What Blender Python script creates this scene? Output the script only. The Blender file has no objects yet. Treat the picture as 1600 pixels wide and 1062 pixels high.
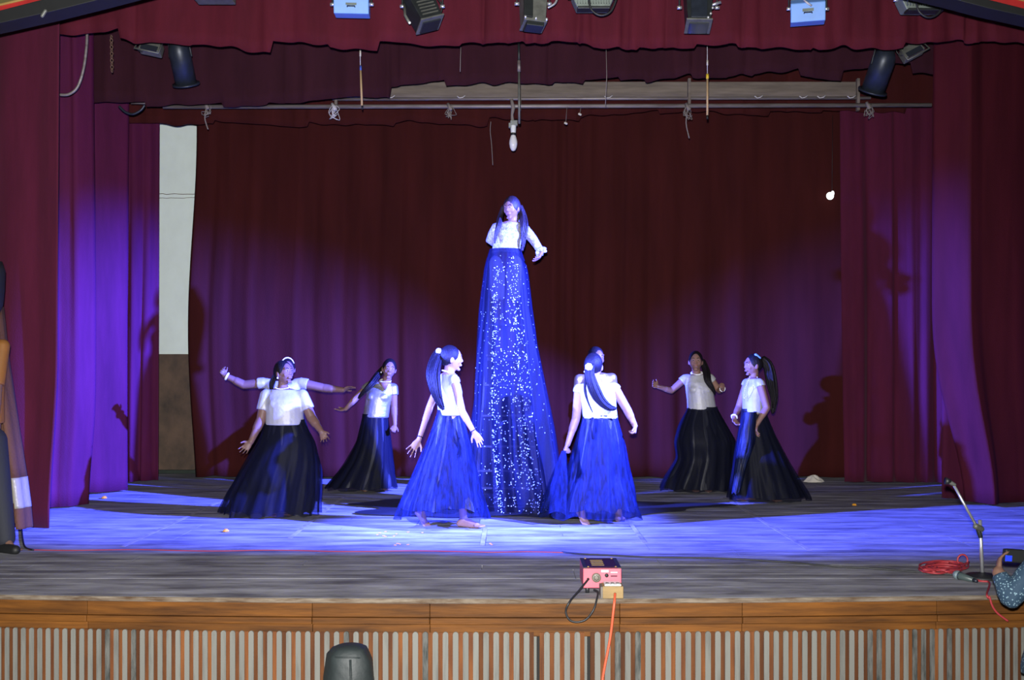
import bpy, bmesh, math, random
from mathutils import Vector, Matrix, noise
R = math.radians
PI = math.pi
V = Vector
sc = bpy.context.scene
col = sc.collection

# ------------------------------------------------------------------ camera, light, exposure
F, CX, HY, ZC = 1600.0, 800.0, 572.0, 1.33          # focal length and horizon of the photograph (1600 x 1062)
cam_d = bpy.data.cameras.new('camera'); cam = bpy.data.objects.new('camera', cam_d); col.objects.link(cam)
cam.location = (0, 0, ZC); cam.rotation_euler = (R(90), 0, 0)
cam_d.sensor_width = 36; cam_d.lens = 36 * F / 1600; cam_d.shift_y = (HY - 531) / 1600
cam_d.clip_end = 100
sc.camera = cam
sc.view_settings.view_transform = 'Standard'; sc.view_settings.look = 'None'
sc.view_settings.exposure = 0.0; sc.view_settings.gamma = 1.0
sc.view_settings.use_curve_mapping = False
w = bpy.data.worlds.new('world'); sc.world = w; w.use_nodes = True
w.node_tree.nodes['Background'].inputs[0].default_value = (0.5, 0.55, 0.7, 1)
w.node_tree.nodes['Background'].inputs[1].default_value = 0.012
sc.cycles.transparent_max_bounces = 20
sc.cycles.max_bounces = 6

def spot(name, loc, target, power, color, angle, blend, radius):
    d = bpy.data.lights.new(name, 'SPOT'); o = bpy.data.objects.new(name, d); col.objects.link(o)
    d.energy = power; d.color = color; d.spot_size = R(angle); d.spot_blend = blend; d.shadow_soft_size = radius
    o.location = loc; o.rotation_euler = (V(target) - V(loc)).to_track_quat('-Z', 'Y').to_euler()
    return o
spot('camera_flash', (-0.03, -0.05, ZC + 0.14), (-1.5, 12, 1.9), 4100, (1.0, 0.98, 0.95), 112, 1.0, 0.03)
BLUE = (0.065, 0.095, 1.0)
spot('blue_flood_right', (4.8, 6.4, 3.6), (-3.4, 10.75, -.15), 56000, BLUE, 41, 0.65, 0.05)
spot('blue_flood_left', (-4.9, 6.7, 2.5), (3.0, 10.0, .15), 34000, BLUE, 42, 0.65, 0.05)

spot('blue_follow_spot', (0.25, -2.5, 3.3), (0.1, 9.2, 0.95), 80000, BLUE, 10.0, 0.8, 0.06)

# ------------------------------------------------------------------ helpers
def P(px, py, Y):
    return V(((px - CX) / F * Y, Y, ZC - (py - HY) / F * Y))
def PX(px, Y): return (px - CX) / F * Y
def PZ(py, Y): return ZC - (py - HY) / F * Y
def lerp(a, b, t): return a + (b - a) * t
def smooth(t):
    t = max(0.0, min(1.0, t)); return t * t * (3 - 2 * t)
def interp(tab, x):
    if x <= tab[0][0]: return tab[0][1]
    for (a, va), (b, vb) in zip(tab, tab[1:]):
        if x <= b: return va + (vb - va) * (x - a) / (b - a)
    return tab[-1][1]

class MB:
    def __init__(s): s.v = []; s.f = []
    def add(s, vs, fs):
        n = len(s.v); s.v += [tuple(p) for p in vs]; s.f += [tuple(i + n for i in f) for f in fs]; return s
    def box(s, c, size, rot=None):
        c = V(c); a, b, d = (k / 2 for k in size)
        vs = [V((x, y, z)) for x in (-a, a) for y in (-b, b) for z in (-d, d)]
        if rot is not None: vs = [rot @ p for p in vs]
        return s.add([p + c for p in vs], [(0, 1, 3, 2), (4, 6, 7, 5), (0, 4, 5, 1), (2, 3, 7, 6), (0, 2, 6, 4), (1, 5, 7, 3)])
    def rings(s, rs, caps=True, closed=True):
        n = len(rs[0]); vs = [p for r in rs for p in r]; fs = []
        for i in range(len(rs) - 1):
            for j in range(n if closed else n - 1):
                k = (j + 1) % n
                fs.append((i * n + j, i * n + k, (i + 1) * n + k, (i + 1) * n + j))
        if caps:
            fs.append(tuple(range(n - 1, -1, -1))); fs.append(tuple((len(rs) - 1) * n + j for j in range(n)))
        return s.add(vs, fs)
    def tube(s, path, rad, n=10, caps=True):
        path = [V(p) for p in path]
        if not hasattr(rad, '__len__'): rad = [rad] * len(path)
        up = None; rs = []
        for i, p in enumerate(path):
            a = path[max(0, i - 1)]; b = path[min(len(path) - 1, i + 1)]
            t = (b - a).normalized()
            if up is None: up = V((0, 0, 1)) if abs(t.z) < .9 else V((1, 0, 0))
            u = up - t * up.dot(t)
            if u.length < 1e-5: u = t.orthogonal()
            u.normalize(); w_ = t.cross(u); up = u
            rs.append([p + (u * math.cos(2 * PI * j / n) + w_ * math.sin(2 * PI * j / n)) * rad[i] for j in range(n)])
        return s.rings(rs, caps)
    def capsule(s, a, b, ra, rb, n=14):
        a, b = V(a), V(b); d = b - a; L = d.length
        t = d / L if L > 1e-6 else V((0, 0, 1))
        path, rad = [], []
        for k in range(5, -1, -1):
            q = k / 5 * PI / 2 * .97; path.append(a - t * ra * math.sin(q)); rad.append(ra * math.cos(q))
        for k in range(6):
            q = k / 5 * PI / 2 * .97; path.append(b + t * rb * math.sin(q)); rad.append(rb * math.cos(q))
        return s.tube(path, rad, n)
    def ell(s, c, r, M=None, nu=18, nv=12):
        c = V(c); rs = []
        for i in range(nv + 1):
            q = -PI / 2 + PI * (i * .98 + .01 * nv) / nv
            ring = []
            for j in range(nu):
                p = V((r[0] * math.cos(q) * math.cos(2 * PI * j / nu), r[1] * math.cos(q) * math.sin(2 * PI * j / nu), r[2] * math.sin(q))) + c
                ring.append(M @ p if M is not None else p)
            rs.append(ring)
        return s.rings(rs)
    def lathe(s, prof, M=None, n=20):
        rs = []
        for r, z in prof:
            ring = [V((r * math.cos(2 * PI * j / n), r * math.sin(2 * PI * j / n), z)) for j in range(n)]
            rs.append([M @ p if M is not None else p for p in ring])
        return s.rings(rs)
    def prism(s, pts, axis_vec):                 # polygon points (3D) extruded along a vector
        a = [V(p) for p in pts]; b = [p + V(axis_vec) for p in a]; n = len(a)
        return s.add(a + b, [tuple(range(n))[::-1], tuple(range(n, 2 * n))] + [(i, (i + 1) % n, n + (i + 1) % n, n + i) for i in range(n)])
    def build(s, name, mat, parent=None, sm=True, bevel=0, fix=True):
        me = bpy.data.meshes.new(name); me.from_pydata(s.v, [], s.f)
        if fix:
            bm = bmesh.new(); bm.from_mesh(me); bmesh.ops.recalc_face_normals(bm, faces=bm.faces); bm.to_mesh(me); bm.free()
        if sm: me.polygons.foreach_set('use_smooth', [True] * len(me.polygons))
        o = bpy.data.objects.new(name, me); col.objects.link(o)
        if mat: me.materials.append(mat)
        if parent is not None: adopt(o, parent)
        if bevel:
            b = o.modifiers.new('bevel', 'BEVEL'); b.width = bevel; b.segments = 2; b.limit_method = 'ANGLE'
        return o

def root_matrix(o):
    m = Matrix.Translation(o.location) @ o.rotation_euler.to_matrix().to_4x4()
    return root_matrix(o.parent) @ m if o.parent else m
def adopt(o, parent):                            # geometry is written in world space: keep it there under its parent
    inv = root_matrix(parent).inverted()
    o.data.transform(inv); o.parent = parent
def empty(name, loc, label=None, cat=None, group=None, kind=None):
    o = bpy.data.objects.new(name, None); col.objects.link(o); o.location = loc; o.empty_display_size = .1
    return tag(o, label, cat, group, kind)
def tag(o, label=None, cat=None, group=None, kind=None):
    for k, v in (('label', label), ('category', cat), ('group', group), ('kind', kind)):
        if v: o[k] = v
    return o
def rebase(o, loc):                              # move a one-mesh thing's origin to its base
    o.data.transform(Matrix.Translation(-V(loc))); o.location = loc
    return o
def remesh(o, voxel, it=3, fac=.5):
    m = o.modifiers.new('r', 'REMESH'); m.mode = 'VOXEL'; m.voxel_size = voxel; m.use_smooth_shade = True
    if it:
        s_ = o.modifiers.new('s', 'SMOOTH'); s_.iterations = it; s_.factor = fac
    bpy.context.view_layer.update()
    dg = bpy.context.evaluated_depsgraph_get()
    me = bpy.data.meshes.new_from_object(o.evaluated_get(dg))
    old = o.data; o.modifiers.clear(); o.data = me
    me.name = o.name
    me.polygons.foreach_set('use_smooth', [True] * len(me.polygons))
    bpy.data.meshes.remove(old)
    return o

# ------------------------------------------------------------------ materials
def mat(name, base, rough=.7, metal=0, var=0.0, scale=(8, 8, 8), detail=4, bump=0, bscale=60, alt=None, spec=.5, sheen=0, coat=0, rand=0, emit=None, contrast=(.3, .7), alpha=None, bvec=(1, 1, 1), coords='Object'):
    m = bpy.data.materials.new(name); m.use_nodes = True
    nt = m.node_tree; N = nt.nodes; L = nt.links; b = N['Principled BSDF']
    b.inputs['Roughness'].default_value = rough; b.inputs['Metallic'].default_value = metal
    b.inputs['Specular IOR Level'].default_value = spec
    b.inputs['Sheen Weight'].default_value = sheen; b.inputs['Coat Weight'].default_value = coat
    b.inputs['Base Color'].default_value = (*base, 1)
    tc = N.new('ShaderNodeTexCoord')
    geo = N.new('ShaderNodeNewGeometry')
    src = geo.outputs['Position'] if coords == 'World' else tc.outputs['Object']
    last = None
    if var or alt:
        mp = N.new('ShaderNodeMapping'); mp.inputs['Scale'].default_value = scale; L.new(src, mp.inputs[0])
        nz = N.new('ShaderNodeTexNoise'); nz.inputs['Scale'].default_value = 1; nz.inputs['Detail'].default_value = detail
        nz.inputs['Roughness'].default_value = .62
        L.new(mp.outputs[0], nz.inputs['Vector'])
        rp = N.new('ShaderNodeValToRGB'); L.new(nz.outputs['Fac'], rp.inputs[0])
        a2 = alt if alt else tuple(c * (1 - var) for c in base)
        rp.color_ramp.elements[0].position = contrast[0]; rp.color_ramp.elements[0].color = (*a2, 1)
        rp.color_ramp.elements[1].position = contrast[1]; rp.color_ramp.elements[1].color = (*base, 1)
        last = rp.outputs[0]
    if rand:
        oi = N.new('ShaderNodeObjectInfo'); hs = N.new('ShaderNodeHueSaturation')
        mr = N.new('ShaderNodeMapRange'); mr.inputs['To Min'].default_value = 1 - rand; mr.inputs['To Max'].default_value = 1 + rand
        L.new(oi.outputs['Random'], mr.inputs['Value']); L.new(mr.outputs[0], hs.inputs['Value'])
        if last: L.new(last, hs.inputs['Color'])
        else: hs.inputs['Color'].default_value = (*base, 1)
        last = hs.outputs[0]
    if last: L.new(last, b.inputs['Base Color'])
    if bump:
        mp2 = N.new('ShaderNodeMapping'); mp2.inputs['Scale'].default_value = bvec; L.new(src, mp2.inputs[0])
        n2 = N.new('ShaderNodeTexNoise'); n2.inputs['Scale'].default_value = bscale; n2.inputs['Detail'].default_value = 3
        L.new(mp2.outputs[0], n2.inputs['Vector'])
        bp = N.new('ShaderNodeBump'); bp.inputs['Strength'].default_value = bump; bp.inputs['Distance'].default_value = .01
        L.new(n2.outputs['Fac'], bp.inputs['Height']); L.new(bp.outputs[0], b.inputs['Normal'])
    if emit:
        b.inputs['Emission Color'].default_value = (*emit[0], 1); b.inputs['Emission Strength'].default_value = emit[1]
    if alpha is not None:
        mx = N.new('ShaderNodeMixShader'); tr = N.new('ShaderNodeBsdfTransparent'); mx.inputs[0].default_value = alpha
        L.new(tr.outputs[0], mx.inputs[1]); L.new(b.outputs[0], mx.inputs[2]); L.new(mx.outputs[0], N['Material Output'].inputs['Surface'])
    return m

M = {}
M['curtain'] = mat('curtain_velvet', (.085, .0085, .030), .85, var=.35, scale=(5, 5, .7), bump=.25, bscale=90, spec=.15, sheen=.05)
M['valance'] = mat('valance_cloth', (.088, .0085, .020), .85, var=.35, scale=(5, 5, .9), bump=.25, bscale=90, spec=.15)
M['curtain_lit'] = mat('blue_lit_curtain_velvet', (.088, .0095, .046), .85, var=.35, scale=(5, 5, .7), bump=.25, bscale=90, spec=.15)  # same velvet, blue raised in the colour to deepen the blue light on it
M['curtain_shaded'] = mat('shaded_curtain_velvet', (.068, .0075, .015), .85, var=.35, scale=(5, 5, .7), bump=.25, bscale=90, spec=.12)  # same velvet, darkened in colour for the leg that gets little light
M['valance_shaded'] = mat('shaded_valance_cloth', (.036, .0085, .016), .9, var=.3, scale=(5, 5, .9), bump=.25, bscale=90, spec=.12)  # same cloth as the front valance, its weaker light put into the colour
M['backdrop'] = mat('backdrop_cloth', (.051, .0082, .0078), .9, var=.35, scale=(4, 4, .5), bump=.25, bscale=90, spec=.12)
M['floor'] = mat('worn_stage_boards', (.40, .40, .43), .8, alt=(.105, .10, .115), scale=(1.7, 8.5, 3), detail=11, bump=.2, bscale=16, bvec=(.5, 4, 1), rand=.08, contrast=(.34, .66), coords='World', spec=.3)
M['tape'] = mat('faded_tape', (.36, .34, .35), .8, alt=(.18, .165, .17), scale=(9, 5, 9), detail=6, contrast=(.35, .6))
M['fascia'] = mat('varnished_fascia', (.165, .060, .009), .65, spec=.2, alt=(.04, .015, .004), scale=(1.6, 8, 22), detail=8, bump=.15, bscale=30, bvec=(.4, 2, 6), rand=.18, contrast=(.3, .68), coords='World')
M['fascia_dusty'] = mat('dusty_board_edge', (.20, .165, .125), .9, alt=(.07, .04, .02), scale=(6, 20, 40), detail=8, contrast=(.35, .65), coords='World')
M['batten'] = mat('brown_batten', (.145, .050, .013), .7, spec=.2, alt=(.055, .018, .007), scale=(20, 8, 2.2), detail=6, bump=.1, rand=.4, contrast=(.3, .7), coords='World')
M['slat'] = mat('grey_painted_slat', (.150, .150, .134), .8, alt=(.10, .10, .09), scale=(30, 8, 3), detail=7, rand=.08, contrast=(.28, .5), coords='World')
M['slat_dirty'] = mat('dirty_grey_slat', (.11, .11, .10), .85, alt=(.025, .03, .028), scale=(40, 8, 7), detail=8, contrast=(.35, .62), coords='World')
M['dark'] = mat('dark_void', (.012, .011, .010), .9)
M['wall'] = mat('white_limewash', (.82, .93, .89), .85, var=.12, scale=(3, 3, 2), bump=.15, bscale=12, detail=8)
M['dado'] = mat('brown_dado_paint', (.13, .082, .055), .8, alt=(.05, .036, .028), scale=(4, 4, 3), detail=9, bump=.2, bscale=20, contrast=(.3, .65))
M['skirting'] = mat('dark_green_skirting', (.025, .038, .030), .8, var=.4)
M['plain'] = mat('dark_hall', (.08, .07, .065), .9, var=.3, scale=(2, 2, 2))
M['hallfloor'] = mat('hall_floor', (.16, .15, .14), .7, var=.3, scale=(2, 2, 2))
M['black'] = mat('black_paint', (.010, .011, .012), .6, var=.3)
M['red'] = mat('red_gloss_paint', (.42, .02, .02), .5, var=.3, scale=(6, 6, 6))
M['olive'] = mat('olive_panel', (.12, .10, .03), .6, var=.3)
M['gold'] = mat('gold_strip', (.55, .36, .12), .4, metal=.4, var=.2)
M['pipe'] = mat('grey_steel_pipe', (.27, .24, .24), .5, metal=.3, alt=(.13, .10, .10), scale=(3, 20, 20), detail=6)
M['beam'] = mat('grey_timber', (.19, .155, .135), .85, alt=(.10, .08, .07), scale=(2, 20, 20), detail=6)
M['can'] = mat('blue_black_metal', (.028, .036, .055), .42, metal=.3, var=.4, scale=(12, 12, 12))
M['fix'] = mat('black_fixture', (.022, .026, .028), .45, metal=.2, var=.3, scale=(20, 20, 20))
M['fixgrey'] = mat('grey_fixture', (.16, .165, .15), .5, metal=.3, var=.4, scale=(18, 18, 18))
M['fixgreen'] = mat('grey_green_casting', (.20, .24, .22), .5, metal=.2, var=.3, scale=(14, 14, 14))
M['fixblue'] = mat('sky_blue_enamel', (.17, .36, .84), .4, var=.12, scale=(10, 10, 10))
M['chrome'] = mat('chrome', (.80, .82, .86), .3, metal=.8)
M['lens'] = mat('dark_lens', (.03, .035, .05), .1, metal=.3, coat=.5)
M['bulb'] = mat('opal_glass', (.74, .74, .80), .12, coat=.6)
M['plaster'] = mat('grey_holder', (.26, .28, .26), .7, var=.2)
M['string'] = mat('grey_string', (.20, .17, .17), .9)
M['whitestring'] = mat('pale_string', (.5, .48, .55), .9)
M['rust'] = mat('rusty_chain', (.14, .075, .05), .8, var=.4, scale=(40, 40, 40))
M['cane'] = mat('cane', (.50, .34, .19), .6, var=.2, scale=(40, 40, 5))
M['bluebit'] = mat('blue_tape', (.05, .1, .5), .6)
M['yellow'] = mat('yellow_tape', (.65, .45, .03), .6)
M['cableblack'] = mat('black_rubber', (.014, .015, .018), .5)
M['cablered'] = mat('red_cable_sheath', (.36, .035, .045), .5)
M['cableorange'] = mat('orange_cable_sheath', (.62, .10, .045), .5)
M['pinkbox'] = mat('pink_red_enamel', (.62, .12, .17), .5, var=.2, scale=(9, 9, 9))
M['purple'] = mat('dark_purple_panel', (.045, .010, .030), .6, spec=.15, alt=(.025, .006, .018), scale=(14, 14, 14))
M['dial'] = mat('grey_dial', (.17, .15, .12), .5, var=.3, scale=(60, 60, 60))
M['white'] = mat('white_plastic', (.72, .75, .80), .5)
M['ochre'] = mat('ochre_wood_box', (.30, .20, .08), .7, var=.3, scale=(9, 30, 30))
M['greywood'] = mat('weathered_box_side', (.17, .15, .13), .8, var=.3, scale=(9, 30, 30))
M['micgrill'] = mat('grey_mic_grille', (.25, .33, .36), .5, metal=.5, bump=.4, bscale=300)
M['micbody'] = mat('grey_green_mic_body', (.06, .085, .085), .4)
M['blackcloth'] = mat('dark_nylon_cover', (.017, .024, .025), .6, var=.4, scale=(6, 6, 6), bump=.5, bscale=14)
M['marigold'] = mat('marigold', (.80, .36, .02), .7, var=.3, scale=(50, 50, 50))
M['paper'] = mat('crumpled_white_cloth', (.62, .58, .52), .9, var=.2, bump=.3, bscale=40)
M['glow'] = mat('glowing_spot_white', (.9, .9, .9), .4, emit=((1, .98, .95), 1.6))
# people
M['skin'] = mat('brown_skin', (.25, .137, .10), .5, var=.12, scale=(14, 14, 14), spec=.35)
M['skin_dark'] = mat('dark_brown_skin', (.18, .098, .07), .5, var=.12, scale=(14, 14, 14), spec=.35)
M['skin_light'] = mat('light_brown_skin', (.35, .21, .165), .5, var=.10, scale=(14, 14, 14), spec=.35)
M['hair'] = mat('black_hair', (.010, .008, .009), .52, var=.3, scale=(60, 60, 8), bump=.5, bscale=40, bvec=(3, 3, .4), spec=.22)
M['hairbrown'] = mat('dark_brown_hair', (.022, .013, .011), .55, var=.3, scale=(60, 60, 8), bump=.5, bscale=40, bvec=(3, 3, .4))
M['eye'] = mat('eye_white', (.5, .48, .48), .6, spec=.2)
M['iris'] = mat('dark_iris', (.012, .008, .006), .2)
M['lip'] = mat('red_lips', (.32, .04, .06), .4)
M['lipdull'] = mat('brown_lips', (.22, .07, .06), .45)
M['satin'] = mat('white_satin', (.46, .46, .46), .5, metal=.15, bump=.55, bscale=18, var=.2, scale=(11, 11, 7), spec=.35)
M['silver'] = mat('silver_lame', (.50, .50, .45), .42, metal=.75, bump=.55, bscale=16, var=.2, scale=(10, 10, 10))
M['goldtop'] = mat('gold_lame', (.48, .36, .20), .38, metal=.75, bump=.6, bscale=24)
M['lace'] = mat('white_lace', (.42, .40, .42), .8, alt=(.24, .23, .26), scale=(45, 45, 45), detail=3, bump=.8, bscale=70, contrast=(.4, .6))
M['pearl'] = mat('pearl_white', (.8, .8, .78), .3)
M['lining'] = mat('black_navy_satin', (.006, .007, .014), .5, spec=.2, bump=.5, bscale=10, bvec=(2, 2, .5))
M['lining_blue'] = mat('navy_satin', (.007, .015, .060), .5, spec=.25, bump=.8, bscale=12, bvec=(2, 2, .7), alt=(.002, .003, .010), scale=(30, 30, 4), detail=6, contrast=(.42, .62))
M['tulle'] = mat('black_tulle', (.006, .007, .018), .8, spec=.08, alpha=.55)
M['tulle_blue'] = mat('navy_tulle', (.006, .0135, .062), .7, spec=.10, alpha=.55, alt=(.002, .004, .014), scale=(38, 38, 4.5), detail=6, contrast=(.40, .64))
M['gown'] = mat('sheer_gown_tulle', (.0028, .005, .023), .6, spec=.15, alpha=.62, alt=(.001, .0012, .005), scale=(16, 16, .8), detail=4, contrast=(.36, .62))
M['gown_in'] = mat('gown_underlayer', (.004, .006, .028), .6, spec=.15, alpha=.6, alt=(.003, .004, .015), scale=(12, 12, .5), detail=3)
M['train'] = mat('black_train_cloth', (.008, .009, .016), .7, var=.3)
M['sequin'] = mat('pale_blue_sequins', (.50, .60, .85), .4, metal=.0, rand=0)
M['legging'] = mat('white_stockings', (.62, .58, .60), .7)
M['ladder'] = mat('aluminium_ladder', (.10, .105, .115), .6, metal=.2)
M['shirt'] = mat('navy_print_shirt', (.022, .055, .095), .8, bump=.3, bscale=40)
M['jeans'] = mat('dark_trousers', (.018, .02, .03), .8, bump=.2)
M['cloak'] = mat('brown_cloak_cloth', (.115, .046, .026), .85, var=.25, scale=(8, 8, 3), bump=.4, bscale=60)
M['orange'] = mat('orange_cloth', (.22, .085, .012), .7, var=.2)
M['whitesatin'] = mat('cream_satin_band', (.33, .31, .25), .4, bump=.5, bscale=20)
M['screen'] = mat('lit_camera_screen', (.01, .02, .2), .2, emit=((.02, .05, .8), 1.0))
M['wood'] = mat('wooden_box', (.24, .14, .07), .7, var=.3)
# speckled print on the shirt
nt = M['shirt'].node_tree; b = nt.nodes['Principled BSDF']
vo = nt.nodes.new('ShaderNodeTexVoronoi'); vo.inputs['Scale'].default_value = 75
tc = nt.nodes.new('ShaderNodeTexCoord'); nt.links.new(tc.outputs['Object'], vo.inputs['Vector'])
rp = nt.nodes.new('ShaderNodeValToRGB'); nt.links.new(vo.outputs['Distance'], rp.inputs[0])
rp.color_ramp.elements[0].position = .18; rp.color_ramp.elements[0].color = (.22, .35, .42, 1)
rp.color_ramp.elements[1].position = .34; rp.color_ramp.elements[1].color = (.02, .05, .09, 1)
nt.links.new(rp.outputs[0], b.inputs['Base Color'])

# ------------------------------------------------------------------ the setting: stage floor, front, walls
HALL = -0.95
def edge_y(x): return 5.88 + .012 * x * x
rnd = random.Random(5)
floor = empty('floor', (0, 9, 0), kind='structure')
MB().box((0, 9.6, -.09), (11.6, 6.3, .12)).build('floor_bed', M['dark'], floor, sm=False)
# nosing strip that follows the bowed stage edge
nos = MB(); rs = []
for i in range(41):
    x = -5.6 + 11.2 * i / 40
    rs.append([V((x, edge_y(x) - .015, -.03)), V((x, edge_y(x) - .015, 0)), V((x, 6.42, 0)), V((x, 6.42, -.03))])
nos.rings(rs); nos.build('edge_board', M['floor'], floor, sm=False, bevel=.004)
pw = .145
plank_meshes = {}
def plank_mesh(L):
    k = round(L, 1)
    if k not in plank_meshes:
        b_ = MB().box((0, 0, -.0125), (k - .004, pw - .004, .025))
        me = bpy.data.meshes.new('plank'); me.from_pydata(b_.v, [], b_.f); me.materials.append(M['floor']); plank_meshes[k] = me
    return plank_meshes[k], k
y = 6.42 + pw / 2
row = 0
while y < 12.75:
    x = -5.6 - rnd.choice((0, .6, 1.2, 1.8))
    while x < 5.6:
        L = rnd.choice((2.4, 3.0, 3.6))
        me, k = plank_mesh(L)
        o = bpy.data.objects.new('plank', me); col.objects.link(o); o.parent = floor
        o.location = (x + k / 2, y - 9, rnd.uniform(-.0003, .0003)); x += k
    y += pw
for px, py0, py1 in ((-2.87, 7.55, 10.2), (-1.72, 7.9, 10.5), (-.22, 7.6, 8.45), (1.0, 7.7, 8.6), (2.15, 7.4, 10.4)):
    MB().box((px, (py0 + py1) / 2, .0022), (.035, py1 - py0, .0015)).build('floor_line', M['tape'], floor, sm=False)
for x0, x1, yy in ((-.9, 4.6, 8.02), (.9, 5.0, 7.72), (1.55, 2.4, 9.9)):
    MB().box(((x0 + x1) / 2, yy, .0022), (x1 - x0, .007, .0015)).build('floor_line', M['tape'], floor, sm=False)

front = empty('wall_front', (0, 5.9, HALL), kind='structure')
def strip(x0, x1, z0, z1, dy0, thick, name, m, n=14, bevel=0):
    rs = []
    for i in range(n + 1):
        x = lerp(x0, x1, i / n); yy = edge_y(x) + dy0
        rs.append([V((x, yy, z0)), V((x, yy, z1)), V((x, yy + thick, z1)), V((x, yy + thick, z0))])
    return MB().rings(rs).build(name, m, front, sm=False, bevel=bevel)
Yf = 5.9
strip(-5.6, 5.6, HALL, -.03, .062, .03, 'backing', M['dark'], 40)
joints = [-5.6] + [PX(p, Yf) for p in (-250, 130, 488, 672, 968, 1160, 1470)] + [5.6]
for a, b_ in zip(joints, joints[1:]):
    strip(a + .001, b_ - .001, -.112, -.031, 0, .05, 'fascia_board', M['fascia'], 8, .003)
    strip(a + .001, b_ - .001, -.154, -.114, -.012, .06, 'moulding', M['fascia'], 8, .006)
    strip(a + .001, b_ - .001, -.225, -.156, .012, .04, 'top_rail', M['fascia'], 8, .003)
strip(-5.6, 5.6, -.028, -.001, -.022, .03, 'stage_lip', M['fascia_dusty'], 40, .006)
def pitch(px): return interp([(0, 13.35), (350, 14.6), (700, 15.8), (1000, 15.8), (1300, 14.9), (1600, 13.1)], px)
slat_me = {}
def rounded_slat(wd):
    k = round(wd, 3)
    if k not in slat_me:
        pts = [V((-wd / 2, 0, HALL - .0)), V((wd / 2, 0, HALL))]
        top = -.196
        for i in range(9):
            q = PI * i / 8; pts.append(V((wd / 2 * math.cos(q), 0, top + wd / 2 * math.sin(q) - wd / 2)))
        pts = [p - V((0, 0, HALL)) for p in pts]
        b_ = MB().prism(pts, (0, .014, 0))
        me = bpy.data.meshes.new('slat'); me.from_pydata(b_.v, [], b_.f); slat_me[k] = me
    return slat_me[k], k
dirty = {167, 205, 535, 668, 965, 990, 1365, 1380, 1440, 1455, 1495}
px = -14.0
i = 0
while px < 1616:
    p = pitch(px); X = PX(px, Yf); wd = round(p * .545 / F * Yf / .002) * .002
    me, k = rounded_slat(wd)
    isd = any(abs(px - d) < 8 for d in dirty)
    gone = any(abs(px - d) < 7.6 for d in (832, 924))
    o = bpy.data.objects.new('slat', me.copy() if isd and not me.materials else me); col.objects.link(o); o.parent = front
    if not o.data.materials: o.data.materials.append(M['slat'])
    if isd:
        o.material_slots[0].link = 'OBJECT'; o.material_slots[0].material = M['slat_dirty']
    o.location = (X + (-.006 if gone else 0), edge_y(X) + .001 + (.03 if gone else 0) - 5.9, 0)
    if gone: o.scale = (.5, 1, 1); o.location.x = X - .008
    # brown batten to the right of the slat
    xb = PX(px + p / 2, Yf); wb = p * .43 / F * Yf
    q = MB().box((0, .012, (HALL - .2) / 2), (wb, .022, -HALL - .2)); 
    q.build('batten', M['batten'], None, sm=False)
    ob = col.objects[-1] if False else bpy.data.objects[-1]
    px += p; i += 1
# battens are re-linked below with the right parent and place
px = -14.0
bats = [o for o in bpy.data.objects if o.name.startswith('batten')]
bats.sort(key=lambda o: o.name)
for o in bats:
    p = pitch(px); xb = PX(px + p / 2, Yf)
    o.parent = front; o.location = (xb, edge_y(xb) + .005 - 5.9, -HALL)
    px += p

g = MB().box((0, 1.5, HALL - .05), (13, 9.4, .1)).build('floor_hall', M['hallfloor'], sm=False); tag(g, kind='structure')
wb = empty('wall_back', (0, 12.75, 0), kind='structure')
zd = PZ(553, 12.72); zs = PZ(734, 12.7)
MB().box((0, 12.8, (zd + 6.2) / 2), (13, .1, 6.2 - zd)).build('upper_wall', M['wall'], wb, sm=False)
MB().box((0, 12.795, (zd + zs) / 2), (13, .112, zd - zs)).build('dado', M['dado'], wb, sm=False)
cr = MB()
for zz, dz, a in ((PZ(303, 12.74), .012, .004), (PZ(309, 12.74), .006, .003)):
    pts = [V((-4.4 + .05 * k, 12.748, zz + noise.noise(V((k * .7, dz * 90, 0))) * dz)) for k in range(17)]
    cr.tube(pts, a, 5)
cr.build('crack', M['dado'], wb)
s_ = MB().box((0, 12.77, zs / 2), (13, .16, zs)).build('baseboard_back', M['skirting'], sm=False, bevel=.006); tag(s_, kind='structure')
for nm, x in (('wall_left', -6.3), ('wall_right', 6.3)):
    o = MB().box((x, 9.2, 2.6), (.1, 7.3, 7.2)).build(nm, M['plain'], sm=False); tag(o, kind='structure')
o = MB().box((0, 9.2, 6.25), (12.7, 7.3, .1)).build('ceiling', M['plain'], sm=False); tag(o, kind='structure')

# proscenium edge boards in the two upper corners
def arch(name, low, blk, red, Y, mirror):
    e = empty(name, P(*low[0], Y), kind='structure')
    def band(pa, pb, m, nm, dy, th):
        pts = [P(x, y_, Y) for x, y_ in pa] + [P(x, y_, Y) for x, y_ in reversed(pb)]
        MB().prism([p + V((0, dy, 0)) for p in pts], (0, th, 0)).build(nm, m, e, sm=False, bevel=.004)
    band(low, blk, M['black'], 'black_board', 0, .18)
    band(blk, red, M['red'], 'red_board', .03, .12)
    up = [(x, y_ - 140) for x, y_ in red]
    band(red, up, M['olive'], 'olive_panel', .06, .1)
    g2 = [(x, y_ + 1.5) for x, y_ in red]; g3 = [(x, y_ - 2) for x, y_ in red]
    band(g2, g3, M['gold'], 'gold_strip', .02, .05)
    return e
arch('trim_1', [(-260, 92), (0, 36), (80, 18), (152, 0), (420, -70)], [(-260, 72), (0, 16), (62, 0), (330, -72)], [(-260, 55), (0, 5), (30, -2), (300, -70)], 7.0, 0)
arch('trim_2', [(1180, -75), (1488, -2), (1545, 13), (1600, 25), (1860, 85)], [(1260, -75), (1540, -2), (1600, 13), (1860, 72)], [(1290, -75), (1575, -8), (1600, -2), (1860, 55)], 7.0, 1)
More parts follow.
